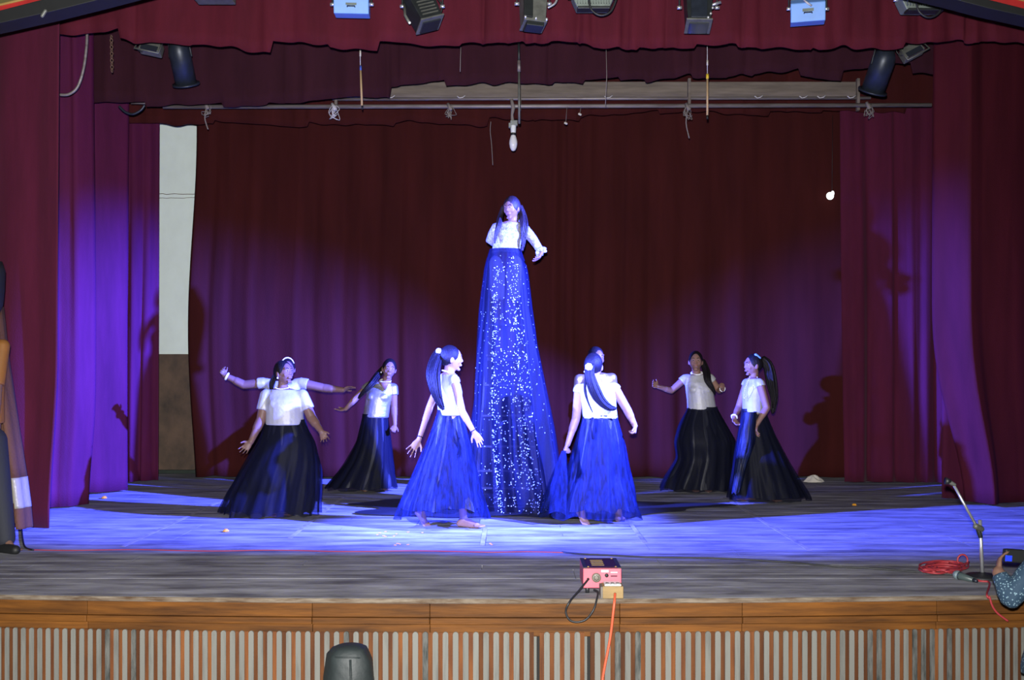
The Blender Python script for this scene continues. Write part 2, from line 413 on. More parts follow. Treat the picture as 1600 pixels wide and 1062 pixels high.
hk = MB().capsule(P(66, 25, 6.98), P(71, 17, 6.98), .012, .012).build('hook', M['fixgrey']); rebase(hk, P(68, 20, 6.98))
tag(hk, 'small grey hook on the black proscenium edge, upper left corner', 'hook')

# ------------------------------------------------------------------ curtains
def curtain(name, label, x0, x1, Y, ztop, zbot, m, seed, amp=.07, fold=.24, dx=.022, nz=34, left=None, right=None, hem=None, flare=.0, cat='curtain', group=None, sharp=1.0, turn=None, slope=0):
    """cloth sheet hanging in irregular folds; left/right give the sideways drift of the edges down the height"""
    rn = random.Random(seed)
    n = max(8, int((x1 - x0) / dx)); W = x1 - x0
    # irregular fold phase
    ph = [0.0]; f_cur = fold
    for i in range(n):
        if rn.random() < .16: f_cur = fold * rn.choice((.5, .8, 1.2, 2.2, 3.0)) * rn.uniform(.8, 1.25)
        ph.append(ph[-1] + W / n / f_cur)
    off = rn.uniform(0, 10)
    vs = []
    for k in range(nz + 1):
        t = k / nz
        for i in range(n + 1):
            s = i / n; x = x0 + W * s
            a = ph[i] * 2 * PI + off
            drift = .35 * noise.noise(V((x * .7, t * 1.3, seed * 3.1)))
            en = .3 + 1.0 * abs(noise.noise(V((x * 1.1, t * .5, seed * 1.7))))
            wv = en * (math.sin(a + drift * 3) + .3 * math.sin(2.3 * a + 1 + drift)) + 1.1 * noise.noise(V((x * 1.4, t * .8, seed)))
            wv = math.copysign(abs(wv) ** (1 / sharp), wv)
            yy = Y + amp * (.55 + .45 * t) * wv
            xx = x + .015 * math.sin(a * .5 + t * 3) * t
            if left: xx += left(t) * (1 - s) ** 2
            if right: xx += right(t) * s ** 2
            yy -= flare * t * t
            if slope: yy += slope * ((x - x1) if slope < 0 else (x - x0))
            if turn:                              # the onstage end of the leg curls back upstage
                d_ = (x - (x1 - turn[0])) if turn[1] > 0 else (x0 + turn[0] - x)
                if d_ > 0: yy += abs(turn[1]) * d_
            zb = zbot + (hem(x) if hem else .02 * noise.noise(V((x * 3, seed, 1))))
            vs.append((xx, yy, lerp(ztop, zb, t)))
    fs = [(k * (n + 1) + i, k * (n + 1) + i + 1, (k + 1) * (n + 1) + i + 1, (k + 1) * (n + 1) + i) for k in range(nz) for i in range(n)]
    o = MB().add(vs, fs).build(name, m, fix=False)
    so = o.modifiers.new('thick', 'SOLIDIFY'); so.thickness = .006; so.offset = 0
    rebase(o, V(((x0 + x1) / 2, Y, zbot)))
    return tag(o, label, cat, group)
LG = 'side curtains on the left'
curtain('stage_curtain', 'foremost red side curtain on the left, beside the cloaked person', -5.5, PX(93, 8.3), 8.3, 5.6, .03, M['curtain'], 3, .06, .27, group=LG, slope=-.30, right=lambda t: -.06 * smooth((t - .75) * 4), flare=.12)
curtain('stage_curtain', 'narrow purple-lit side curtain, second from the left edge, hem trailing on floor', -5.5, PX(134, 9.6), 9.3, 5.4, .015, M['curtain_lit'], 8, .085, .19, group=LG, turn=(.36, 1.2), slope=-.3, right=lambda t: -.05 * smooth((t - .8) * 5))
curtain('stage_curtain', 'brightest violet side curtain, third from the left, marigold at its foot', -5.5, PX(196, 10.8), 10.4, 5.2, .02, M['curtain_lit'], 14, .07, .26, group=LG, turn=(.36, 1.5), slope=-.35)
curtain('stage_curtain', 'left side curtain beside the white wall strip', -5.6, PX(250, 11.77), 11.5, 5.0, .02, M['curtain_lit'], 21, .055, .26, group=LG, turn=(.30, .9), slope=-.3, right=lambda t: -.04 * t)
curtain('stage_curtain', 'right front side curtain with a magenta-lit edge behind the microphone stand', PX(1463, 9.8), 5.7, 9.5, 5.4, .03, M['curtain_shaded'], 33, .045, .33, turn=(.24, -1.5), slope=.45, left=lambda t: .30 * smooth((t - .62) * 2.6) ** 1.6)
curtain('stage_curtain', 'right rear side curtain carrying a shadow, next to backdrop', PX(1312, 11.5), 5.7, 11.5, 5.0, .03, M['curtain'], 41, .05, .33, left=lambda t: .06 * t)
curtain('stage_curtain', 'small purple curtain tail by the boom tip of the microphone stand', PX(1474, 10.1), PX(1530, 10.1), 10.1, 4.8, .03, M['curtain'], 47, .03, .2)
def bl(t): return -.03 + .05 * smooth((.22 - abs(t - .2)) * 5) - .03 * t
curtain('backdrop_curtain', 'wide dark red backdrop curtain across the rear of the stage', PX(302, 12.05), 5.6, 12.05, 5.2, .03, M['backdrop'], 55, .045, .42, left=lambda t: .0 + .05 * math.sin(t * 7) - .02 * t, dx=.03)

def valance(label, x0, x1, Y, ztop, prof, m, seed, panel, amp=.05, fold=.2):
    rn = random.Random(seed); cuts = [x0]
    while cuts[-1] < x1: cuts.append(cuts[-1] + panel * rn.uniform(.5, 1.5))
    offs = [rn.uniform(-.03, .03) for _ in cuts]; tl = [rn.uniform(-.06, .06) for _ in cuts]
    def hem(x):
        i = max(k for k in range(len(cuts)) if cuts[k] <= x + 1e-6)
        z = PZ(interp(prof, x * F / Y + CX), Y)
        return z - zb0 + offs[i] + tl[i] * (x - cuts[i]) / panel + .022 * math.sin(x * 17 + seed) * noise.noise(V((x * 2, seed, 0))) * 2
    zb0 = PZ(prof[0][1], Y)
    return curtain('valance', label, x0, x1, Y, ztop, zb0, m, seed, amp, fold, nz=14, hem=hem, cat='valance', group='borders above the stage')
valance('front red valance behind the hanging stage lights', -3.85, 5.6, 8.62, 5.6, [(90, 58), (250, 64), (520, 72), (800, 70), (1100, 72), (1300, 72), (1480, 60), (1600, 58)], M['valance'], 61, .55, .03, .30)
valance('middle dim red valance with rising ragged hem, above the pipe', -4.5, 4.3, 10.0, 5.6, [(90, 163), (350, 164), (470, 158), (560, 143), (700, 137), (800, 133), (1000, 124), (1200, 116), (1460, 112)], M['valance_shaded'], 67, .5, .025, .34)
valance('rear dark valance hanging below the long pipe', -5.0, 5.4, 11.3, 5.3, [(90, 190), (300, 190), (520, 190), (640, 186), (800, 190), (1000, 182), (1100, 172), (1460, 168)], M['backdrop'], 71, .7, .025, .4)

# ------------------------------------------------------------------ overhead gear
Yp = 10.72
pp = MB().tube([P(255, 167, Yp), P(800, 166, Yp), P(1455, 164, Yp)], .022, 12).build('hanging_pipe', M['pipe']); 
rebase(pp, P(800, 166, Yp)); tag(pp, 'long horizontal grey steel pipe below the middle valance', 'pipe')
pp = MB().tube([P(205, 161, Yp - .1), P(258, 161.5, Yp - .1)], .012, 8).build('pipe_stub', M['pipe']); rebase(pp, P(230, 161, Yp - .1)); tag(pp, 'short thin pipe stub at the left end of the long pipe', 'pipe')
e = empty('beam', P(930, 145, 10.95), 'grey timber batten beam with thin rail above the long pipe', 'beam')
MB().box((PX(932, 10.95), 10.95, PZ(141, 10.95)), (PX(1342, 10.95) - PX(522, 10.95), .06, .17)).build('timber', M['beam'], e, sm=False, bevel=.008)
MB().tube([P(520, 155, 10.85), P(1360, 153, 10.85)], .017, 10).build('rail', M['pipe'], e)
for x in (525, 812, 1077, 1341):
    MB().box((PX(x, 10.84), 10.85, PZ(148, 10.85)), (.03, .05, .34)).build('bracket', M['beam'], e, sm=False, bevel=.004)
bi = MB()
for x in (385, 610, 720, 950, 1185, 1255, 1283, 1330):
    bi.tube([P(x - 6, 150, 10.78), P(x - 2, 153, 10.78), P(x + 3, 152, 10.78), P(x + 7, 149, 10.78)], .006, 5)
bi.build('tie_wire', M['whitestring'], e)
# bulb
Yb = 10.66
e = empty('hanging_bulb', P(802, 166, Yb), 'big white opal bulb hanging from the long pipe in a grey holder', 'bulb')
MB().tube([P(799, 155, Yb), P(802, 168, Yb), P(800, 180, Yb), P(801, 190, Yb)], [.016, .022, .014, .018], 8).build('strap', M['string'], e)
MB().box(P(803, 192.5, Yb), (.075, .06, .055)).build('holder', M['plaster'], e, sm=False, bevel=.008)
MB().box(P(797, 196, Yb), (.03, .05, .05)).build('terminal', M['plaster'], e, sm=False, bevel=.006)
T = Matrix.Translation(P(802, 210, Yb))
pzb = lambda q: PZ(q, Yb) - PZ(210, Yb)
MB().lathe([(.026, pzb(208)), (.028, pzb(204)), (.030, pzb(197)), (.029, pzb(196))], T).build('socket', M['white'], e)
MB().lathe([(.031, pzb(211.5)), (.031, pzb(208))], T).build('collar', M['cableblack'], e)
MB().lathe([(.004, pzb(236)), (.02, pzb(235)), (.035, pzb(231)), (.043, pzb(225)), (.0425, pzb(221)), (.033, pzb(215)), (.024, pzb(212)), (.024, pzb(211))], T).build('globe', M['bulb'], e)
# rods
def rod(label, pts, Y, parts):
    e = empty('hanging_rod', P(*pts[0], Y), label, 'rod')
    for nm, a, b_, r_, m in parts: MB().tube([P(*a, Y), P(*b_, Y)], r_, 8).build(nm, m, e)
rod('pale cane stick with blue tape hanging left of the bulb', [(563, 60)], 9.4, [('wire', (562.5, 62), (563, 102), .0035, M['whitestring']), ('ferrule', (563, 78), (563, 88), .008, M['paper']), ('tape', (563.5, 103), (563.5, 110), .010, M['bluebit']), ('stick', (563.5, 110), (565.5, 165), .010, M['cane']), ('tip', (565.5, 165), (566, 171), .007, M['black'])])
rod('pale cane stick with yellow tape hanging right of the bulb', [(1105, 60)], 9.4, [('wire', (1105, 60), (1105.3, 115), .0035, M['whitestring']), ('ferrule', (1105.3, 94), (1105.3, 102), .008, M['paper']), ('tape', (1105.3, 116), (1105.3, 123), .013, M['yellow']), ('stick', (1105.3, 123), (1105.2, 180), .010, M['cane']), ('tip', (1105.2, 180), (1105.2, 186), .009, M['black'])])
rod('dark metal rod hanging close beside the bulb', [(811, 60)], 9.5, [('stem', (810.5, 60), (811, 100), .011, M['fix']), ('clamp', (810.8, 95), (811, 112), .016, M['pipe']), ('stick', (811, 110), (811.3, 193), .011, M['fixgrey'])])
def hang(name, label, cat, pts, Y, r_, m, group=None, n=6):
    pts = [P(*q, Y) for q in pts]
    o = MB().tube(pts, r_, n).build(name, m); rebase(o, pts[0]); return tag(o, label, cat, group)
def arcs(pts, k=6):
    out = []
    q = [pts[0]] + pts + [pts[-1]]
    for i in range(1, len(q) - 2):
        for s in range(k):
            t = s / k; p0, p1, p2, p3 = (V(q[i + d]) for d in (-1, 0, 1, 2))
            out.append(.5 * ((2 * p1) + (p2 - p0) * t + (2 * p0 - 5 * p1 + 4 * p2 - p3) * t * t + (3 * p1 - p0 - 3 * p2 + p3) * t ** 3))
    out.append(V(pts[-1])); return out
hang('cable', 'grey hose curving down from the front valance at far left', 'cable', arcs([(136, 50), (135, 75), (130, 110), (121, 136), (108, 147), (94, 148)]), 9.0, .013, M['pipe'])
e = empty('chain', P(174, 60, 9.0), 'short rusty chain hanging beside the curved hose', 'chain')
for k in range(11):
    a = P(174 + .1 * k, 58 + k * 5.2, 9.0)
    ring = [a + V((.010 * math.cos(q) * (1 if k % 2 else .3), .010 * math.cos(q) * (.3 if k % 2 else 1), .018 * math.sin(q))) for q in [2 * PI * i / 10 for i in range(11)]]
    MB().tube(ring, .0045, 5).build('link', M['rust'], e)
hang('string', 'thin pale string under the front valance, left of the bulb', 'string', [(720, 74), (719.5, 90), (719, 112)], 9.0, .003, M['string'])
hang('string', 'long thin wire crossing the beam, right of the bulb', 'string', [(947, 72), (948, 120), (946, 165)], 9.2, .003, M['string'])
hang('string', 'thin dangling thread against the backdrop, left of the bulb', 'string', arcs([(767, 190), (766, 205), (768, 225), (770, 258)]), 11.1, .004, M['string'])
hang('cable', 'loose dark cable loop at the left end of the pipe', 'cable', arcs([(186, 166), (196, 175), (208, 178), (220, 172), (226, 164)]), 9.9, .012, M['can'])
def tangle(label, px, py, drop, seed, m, Y=10.65):
    rn = random.Random(seed); q = MB()
    for k in range(7):
        a = [(px + rn.uniform(-4, 4), py - 3), (px + rn.uniform(-9, 9), py + rn.uniform(3, 12)), (px + rn.uniform(-9, 9), py + rn.uniform(8, 20)), (px + rn.uniform(-7, 7), py + rn.uniform(5, 16))]
        q.tube([P(v.x, v.y, Y + rn.uniform(-.03, .03)) for v in arcs([V((*c, 0)) for c in a], 4)], .0035, 5)
    q.tube([P(v.x, v.y, Y) for v in arcs([V((px, py, 0)), V((px - 3, py + drop * .5, 0)), V((px + 2, py + drop, 0))], 4)], .007, 5)
    q.tube([P(px - 3, py - 6, Y), P(px + 2, py + 4, Y - .03)], .018, 7)
    o = q.build('string_tangle', m); rebase(o, P(px, py, Y)); tag(o, label, 'string', 'string tangles on the pipe')
tangle('frayed string tangle on the pipe above the white wall', 323, 166, 36, 1, M['string'])
tangle('pale violet string knot at the left end of the beam', 522, 168, 14, 2, M['whitestring'])
tangle('small string end on the pipe between beam end and bulb', 703, 168, 16, 3, M['string'])
tangle('large grey string tangle on the pipe right of the yellow-taped stick', 1075, 168, 48, 4, M['string'])
tangle('small string knot at the right end of the pipe', 1357, 166, 14, 5, M['string'])
for px, py, lb in ((906, 178, 'tiny white tag hanging below the pipe, upper of two'), (884, 192, 'tiny white tag hanging below the pipe, lower of two')):
    e = empty('hanging_tag', P(px, 168, 10.6), lb, 'tag')
    MB().tube([P(px + 2, 166, 10.6), P(px, py, 10.6)], .0025, 5).build('thread', M['string'], e)
    MB().capsule(P(px - 1, py, 10.6), P(px + 1, py + 1, 10.6), .012, .012).build('tab', M['paper'], e)

# fixtures above the front valance hang from a bar just out of the picture
Yl = 8.12
o = MB().tube([P(150, -48, Yl), P(1560, -48, Yl)], .024, 12).build('lighting_bar', M['pipe']); rebase(o, P(800, -48, Yl)); tag(o, 'horizontal lighting bar above the hanging stage lights', 'pipe')
def yoke(e, px, w_, ybox, m, Y=Yl):
    a = PX(px - w_ / 2, Y) - .012; b_ = PX(px + w_ / 2, Y) + .012
    MB().tube([V((a, Y, PZ(ybox, Y))), V((a, Y, PZ(-34, Y))), V((b_, Y, PZ(-34, Y))), V((b_, Y, PZ(ybox, Y)))], .008, 6).build('yoke', m, e)
    MB().box(P(px, -41, Y), (.05, .07, .09)).build('clamp', M['fix'], e, sm=False, bevel=.005)
    for x in (a, b_): MB().tube([V((x - .018, Y, PZ(ybox, Y))), V((x + .018, Y, PZ(ybox, Y)))], .014, 8).build('knob', M['chrome'], e)
def rotm(ax, ay, az): return Matrix.Rotation(R(az), 3, 'Z') @ Matrix.Rotation(R(ay), 3, 'Y') @ Matrix.Rotation(R(ax), 3, 'X')
def flood_blue(label, px, ytop, ybot, wpx, yaw):
    e = empty('flood_light', P(px, -41, Yl), label, 'stage light', 'stage lights on the front bar')
    w_ = wpx / F * Yl; h = (ybot - ytop) / F * Yl; c = P(px, (ytop + ybot) / 2, Yl); rt = rotm(0, 0, yaw)
    hexa = [V((-w_ / 2, -.09, h / 2)), V((-w_ / 2, -.07, -h / 2)), V((-w_ / 2, .10, -h / 2 + .02)), V((-w_ / 2, .10, h / 2 + .03)), V((-w_ / 2, -.03, h / 2 + .05))]
    MB().prism([rt @ p + c for p in hexa], rt @ V((w_, 0, 0))).build('housing', M['fixblue'], e, sm=False, bevel=.006)
    MB().box(c + rt @ V((0, .03, h / 2 + .045)), (w_ * .98, .12, .02), rt).build('lid', M['fixgreen'], e, sm=False, bevel=.004)
    hd = MB()
    hd.tube([c + rt @ V((-.03, -.083, -.01)), c + rt @ V((-.03, -.105, -.01)), c + rt @ V((.03, -.105, -.01)), c + rt @ V((.03, -.083, -.01))], .005, 6)
    hd.build('handle', M['fix'], e)
    MB().box(c + rt @ V((0, -.082, .018)), (.085, .004, .026), rt).build('plate', M['fixgreen'], e, sm=False)
    yoke(e, px, wpx + 2, ytop + 4, M['fix'])
    return e
flood_blue('sky blue box flood light left of the black finned spotlight', 550, 3, 26, 54, 4)
e6 = flood_blue('sky blue box flood light tilted with its side showing, beyond the dark spotlight', 1262, 10, 38, 52, -14)
MB().tube([P(1256, 0, Yl - .1), P(1262, 5, Yl - .12), P(1268, 9, Yl - .1)], .008, 6).build('clip', M['whitestring'], e6)
def spot_box(label, px, py, w_, h, d, rot, m, extra):
    e = empty('spotlight', P(px, -41, Yl), label, 'stage light', 'stage lights on the front bar')
    c = P(px, py, Yl); rt = rotm(*rot)
    hw, hh, hd = w_ / 2, h / 2, d / 2
    prof = [V((-hw, -hd, hh)), V((-hw * .82, -hd, -hh)), V((hw * .82, -hd, -hh)), V((hw, -hd, hh))]
    MB().prism([rt @ p + c for p in prof], rt @ V((0, d, 0))).build('housing', m, e, sm=False, bevel=.006)
    for k in range(extra):
        zz = lerp(-hh * .75, hh * .55, k / max(1, extra - 1))
        MB().box(c + rt @ V((0, -hd - .004, zz)), (w_ * .62, .012, .007), rt).build('fin', M['fixgrey'] if m is M['fix'] else M['fix'], e, sm=False)
    MB().box(c + rt @ V((0, -hd * .1, -hh - .008)), (w_ * .92, d * 1.02, .014), rt).build('lens_frame', M['fixgrey'], e, sm=False, bevel=.003)
    MB().box(c + rt @ V((0, 0, -hh - .02)), (w_ * .7, d * .7, .014), rt).build('lens', M['lens'], e, sm=False)
    MB().box(c + rt @ V((0, -hd - .006, hh * .62)), (w_ * .86, .012, .012), rt).build('rim', M['chrome'], e, sm=False)
    return e, c, rt
e, c, rt = spot_box('black finned spotlight turned aside, with a pinkish glint at its lens', 660, 16, .22, .26, .20, (-18, -20, 24), M['fix'], 7)
MB().tube([P(632, 6, Yl), P(633, 24, Yl - .05), P(640, 36, Yl - .08)], .012, 8).build('side_ring', M['fixgrey'], e)
MB().ell(P(640, 35.5, Yl - .12), (.011, .011, .011)).build('glint', M['pearl'], e); yoke(e, 660, 58, 10, M['fix'])
MB().tube([P(v.x, v.y, Yl) for v in arcs([V((682, -5, 0)), V((690, 8, 0)), V((688, 22, 0)), V((680, 30, 0))])], .007, 6).build('cord', M['cableblack'], e)
e, c, rt = spot_box('dusty grey box spotlight above the bulb', 833, 14, .20, .28, .18, (-10, 3, 12), M['fixgrey'], 0)
MB().box(c + rt @ V((-.062, -.098, .0)), (.075, .02, .26), rt).build('side_panel', M['fix'], e, sm=False, bevel=.004)
MB().box(c + rt @ V((.0, -.03, -.165)), (.14, .12, .05), rt).build('snout', M['fix'], e, sm=False, bevel=.006); yoke(e, 833, 46, 6, M['fix'])
for dxx in (-.085, .0, .085): MB().ell(c + rt @ V((dxx, -.105, -.135)), (.011, .011, .013)).build('screw', M['chrome'], e)
MB().tube([P(v.x, v.y, Yl - .08) for v in arcs([V((856, 12, 0)), V((862, 9, 0)), V((868, 4, 0)), V((872, -6, 0))])], .009, 6).build('cord', M['chrome'], e)
e, c, rt = spot_box('dark spotlight with blue-black front between ribbed flood and blue flood', 1091, 14, .22, .30, .20, (-14, 2, -4), M['fix'], 0)
MB().box(c + rt @ V((-.005, -.108, -.05)), (.125, .012, .19), rt).build('front_plate', M['can'], e, sm=False, bevel=.004); yoke(e, 1091, 54, 12, M['fix'])
MB().tube([c + rt @ V((.09, -.05, .0)), c + rt @ V((.17, -.05, .03))], .012, 8).build('side_knob', M['chrome'], e)
for a in ((.10, -.06), (.085, -.11), (.065, -.145)): MB().ell(c + rt @ V((a[0], -.11, a[1])), (.011, .011, .011)).build('screw', M['chrome'], e)
def ribbed(label, px, ybot, wpx):
    e = empty('flood_light', P(px, -41, Yl), label, 'stage light', 'stage lights on the front bar')
    w_ = wpx / F * Yl; c = P(px, ybot - 14, Yl)
    hw = w_ / 2
    prof = [V((-hw * .76, -.08, -.07)), V((hw * .76, -.08, -.07)), V((hw, -.08, .02)), V((hw, -.08, .10)), V((-hw, -.08, .10)), V((-hw, -.08, .02))]
    MB().prism([p + c for p in prof], (0, .14, 0)).build('housing', M['fixgreen'], e, sm=False, bevel=.008)
    for k in range(13):
        x = lerp(-hw * .74, hw * .74, k / 12)
        MB().box(c + V((x, -.092, .02)), (.006, .03, .13)).build('fin', M['fixgreen'], e, sm=False)
    MB().box(c + V((0, -.07, -.082)), (w_ * .76, .10, .02)).build('visor', M['fix'], e, sm=False, bevel=.004)
    MB().box(c + V((.02, -.112, .07)), (.10, .02, .05)).build('gear_box', M['fixgreen'], e, sm=False, bevel=.004)
    MB().tube([P(v.x, v.y, Yl - .13) for v in arcs([V((px - 6, ybot - 18, 0)), V((px - 2, ybot - 2, 0)), V((px + 12, ybot + 7, 0)), V((px + 28, ybot + 1, 0)), V((px + 37, ybot - 18, 0))])], .009, 6).build('cord', M['cableblack'], e)
    yoke(e, px, wpx, ybot - 20, M['fix'])
ribbed('ribbed grey green flood light between the grey box and dark spotlights', 926, 17, 66)
ribbed('ribbed grey green flood light at the right end of the bar', 1438, 20, 72)
e = empty('flood_light', P(335, -41, Yl), 'flood light at the left end of the bar, only its lower edge in view', 'stage light', 'stage lights on the front bar')
MB().box(P(335, -14, Yl), (.30, .16, .165)).build('housing', M['fixgrey'], e, sm=False, bevel=.008); yoke(e, 335, 62, -16, M['fix'])
# can lights between the valances
def can(label, a, b_, r_, Y, hang_at):
    e = empty('can_light', P(*hang_at, Y), label, 'stage light')
    A, B = P(*a, Y - .08), P(*b_, Y + .09); d = (B - A)
    T = Matrix.Translation(A) @ d.to_track_quat('Z', 'Y').to_matrix().to_4x4(); L = d.length
    MB().lathe([(.03, -.05), (r_ * .62, -.04), (r_ * .9, .015), (r_, .06), (r_, L), (r_ * .93, L), (r_ * .9, .1)], T, 24).build('housing', M['can'], e)
    MB().lathe([(r_ * 1.0, L - .012), (r_ * 1.28, L - .012), (r_ * 1.28, L + .004), (r_ * 1.0, L + .004)], T, 24).build('rim', M['can'], e)
    MB().lathe([(.001, L * .45), (r_ * .88, L * .45), (r_ * .88, L * .47), (.001, L * .47)], T, 24).build('lamp_glass', M['lens'], e)
    s = MB(); u = T.to_3x3() @ V((1, 0, 0)); m_ = T @ V((0, 0, L * .3)); hp = P(*hang_at, Y)
    s.tube([m_ + u * (r_ + .01), hp + u * (r_ * .9) + V((0, 0, 0)), hp - u * (r_ * .9), m_ - u * (r_ + .01)], .008, 6)
    s.build('yoke', M['fix'], e)
    MB().box(hp + V((0, 0, .03)), (.05, .06, .09)).build('clamp', M['fix'], e, sm=False, bevel=.005)
    return e
e = can('blue black can light hanging at the left, pointing down and right', (278, 70), (291, 132), .097, 9.35, (277, 48))
MB().capsule(P(282, 67, 9.2), P(286, 63, 9.2), .013, .013).build('tag', M['white'], e)
can('blue black can light hanging at the right, pointing down and left', (1384, 84), (1363, 143), .105, 9.35, (1388, 52))
def small_flood(label, px, py, Y, tilt, open_side):
    e = empty('work_light', P(px, py - 22, Y), label, 'stage light')
    rt = rotm(-20, tilt, 0); c = P(px, py, Y)
    MB().prism([c + rt @ p for p in (V((-.09, -.05, .06)), V((.09, -.05, .06)), V((.10, -.05, -.05)), V((-.10, -.05, -.05)))], rt @ V((0, .1, 0))).build('housing', M['fixgrey'], e, sm=False, bevel=.01)
    MB().box(c + rt @ V((0, -.055, -.03)), (.15, .01, .05), rt).build('glass', M['lens'], e, sm=False)
    f = MB()
    f.tube([c + rt @ p for p in (V((-.10, -.06, .05)), V((-.11, -.08, -.085)), V((.11, -.08, -.085)), V((.10, -.06, .05)))], .009, 6)
    f.build('frame', M['fixgrey'], e)
    MB().tube([c + rt @ V((0, 0, .05)), P(px, py - 26, Y)], .012, 6).build('stem', M['fix'], e)
    MB().tube([P(v.x, v.y, Y - .05) for v in arcs([V((px - 26, py - 20, 0)), V((px - 26, py - 8, 0)), V((px - 20, py + 3, 0)), V((px - 14, py + 5, 0))])], .005, 5).build('cord', M['cableblack'], e)
small_flood('small grey work light beside the left can light', 237, 76, 9.3, 12, 1)
small_flood('small grey work light beside the right can light', 1424, 82, 9.3, -28, 0)
o = MB().tube([P(40, 38, 9.38), P(1600, 38, 9.38)], .022, 12).build('lighting_bar', M['pipe']); rebase(o, P(800, 38, 9.38)); tag(o, 'horizontal bar behind the front valance carrying the can lights', 'pipe')
# bright white spot against the backdrop, built as a glowing blob
e = empty('bright_spot', P(1297, 306, 11.92), 'tiny glowing white spot showing against the dark backdrop', 'lamp')
q = MB().ell(P(1297, 306, 11.92), (.045, .03, .045), nu=12, nv=8); q.ell(P(1301, 302, 11.92), (.02, .02, .03), nu=10, nv=6); q.build('globe', M['glow'], e)
MB().tube([P(1300, 300, 11.95), P(1301, 180, 11.97)], .003, 5).build('wire', M['cableblack'], e)

# ------------------------------------------------------------------ people
def sphere_dir(nu, nv):
    for i in range(nv + 1):
        q = -PI / 2 + PI * (.015 + .97 * i / nv)
        yield [V((math.cos(q) * math.cos(2 * PI * j / nu), math.cos(q) * math.sin(2 * PI * j / nu), math.sin(q))) for j in range(nu)]
def head_point(n):
    x, y_, z = n.x * .074, n.y * .092, n.z * .112
    if n.z < 0:
        x *= 1 - .34 * (-n.z) ** 1.6
        if n.y > 0: y_ *= 1 - .42 * (-n.z)
        else: y_ *= 1 - .10 * (-n.z)
    if n.y < -.3: x *= 1 - .06 * (-n.y)
    return V((x, y_, z))
def add_head(m, Mh):
    m.rings([[Mh @ head_point(n) for n in ring] for ring in sphere_dir(24, 18)])
    pt = lambda *a: Mh @ V(a)
    s = Mh.to_scale().x
    m.capsule(pt(0, -.086, .014), pt(0, -.0945, -.018), .007 * s, .0105 * s, 8)          # nose
    m.capsule(pt(-.011, -.0875, -.022), pt(.011, -.0875, -.022), .008 * s, .008 * s, 8)
    m.capsule(pt(-.012, -.062, -.093), pt(.012, -.062, -.093), .0145 * s, .0145 * s, 8)   # chin
    m.capsule(pt(-.04, -.072, .034), pt(.04, -.072, .034), .012 * s, .012 * s, 8)       # brow
    m.capsule(pt(-.014, -.0795, -.055), pt(.014, -.0795, -.055), .012 * s, .012 * s, 8)   # mouth mound
    for sx in (-1, 1):
        m.ell((sx * .0775, .008, -.008), (.009, .018, .030), Mh, 10, 8)                 # ears
        m.ell((sx * .036, -.056, -.022), (.022, .018, .024), Mh, 10, 8)                  # cheeks
def add_hand(m, wr, tip, nrm, thumb_side, spread=1.0, curl=.25, k=1.0, rf=.0078):
    wr, tip = V(wr), V(tip); d = (tip - wr); L = min(max(d.length, .125), .165) * k; d.normalize()
    n = V(nrm) - d * V(nrm).dot(d)
    if n.length < 1e-3: n = d.orthogonal()
    n.normalize(); s = d.cross(n).normalized() * thumb_side
    pl = L * .5
    rs = []
    for t, a, b_ in ((-.12, .020, .016), (.15, .024, .016), (.55, .034, .015), (.9, .036, .012), (1.05, .030, .009)):
        c = wr + d * pl * t
        rs.append([c + s * a * math.cos(q) + n * b_ * math.sin(q) for q in [2 * PI * i / 14 for i in range(14)]])
    m.rings(rs)
    for i, (o, ln, fan) in enumerate(((.027, .88, .20), (.009, 1.0, .06), (-.009, .95, -.07), (-.026, .76, -.22))):
        p = wr + d * pl * (.93 - .05 * abs(i - 1)) + s * o; fd = (d + s * fan * spread).normalized(); seg = L * .5 * ln / 3; ang = curl * .4
        for j in range(3):
            ang += curl * (1 + .15 * i)
            dr = fd * math.cos(ang) + n * math.sin(ang)
            q_ = p + dr * seg * (1.15 if j == 0 else .95)
            m.capsule(p, q_, rf * (1 - .06 * j), rf * (.94 - .08 * j), 8); p = q_
    p = wr + d * pl * .28 + s * .024
    td = (d * .62 + s * .8 + n * .25).normalized()
    a = p + td * L * .22; b_ = a + (td * .6 + d * .5 + n * curl * .6).normalized() * L * .2
    m.capsule(p, a, .012, .0095, 8); m.capsule(a, b_, .0095, .0078, 8)
def add_foot(m, ankle, toe, k=1.0):
    ankle, toe = V(ankle), V(toe)
    d = toe - ankle; heel = ankle - V((d.x, d.y, 0)).normalized() * .035 * k; 
    drop = min(ankle.z - .03, .055)
    heel.z = max(.026, ankle.z - drop)
    m.capsule(ankle, heel, .032 * k, .028 * k, 10)
    ball = lerp(heel, toe, .68); ball.z = max(.02, ball.z)
    m.capsule(ankle, ball, .03 * k, .024 * k, 10); m.capsule(heel, ball, .026 * k, .027 * k, 10)
    f = V((d.x, d.y, 0)).normalized(); s = f.cross(V((0, 0, 1)))
    tdir = (toe - ball).normalized() if (toe - ball).length > .01 else f
    for i in range(5):
        o = (i - 2) * .0135 * k
        a = ball + s * o * 1.1
        m.capsule(a, a + tdir * (.068 - .006 * abs(i - 1.2)) * k, .012 * k, .0085 * k, 8)

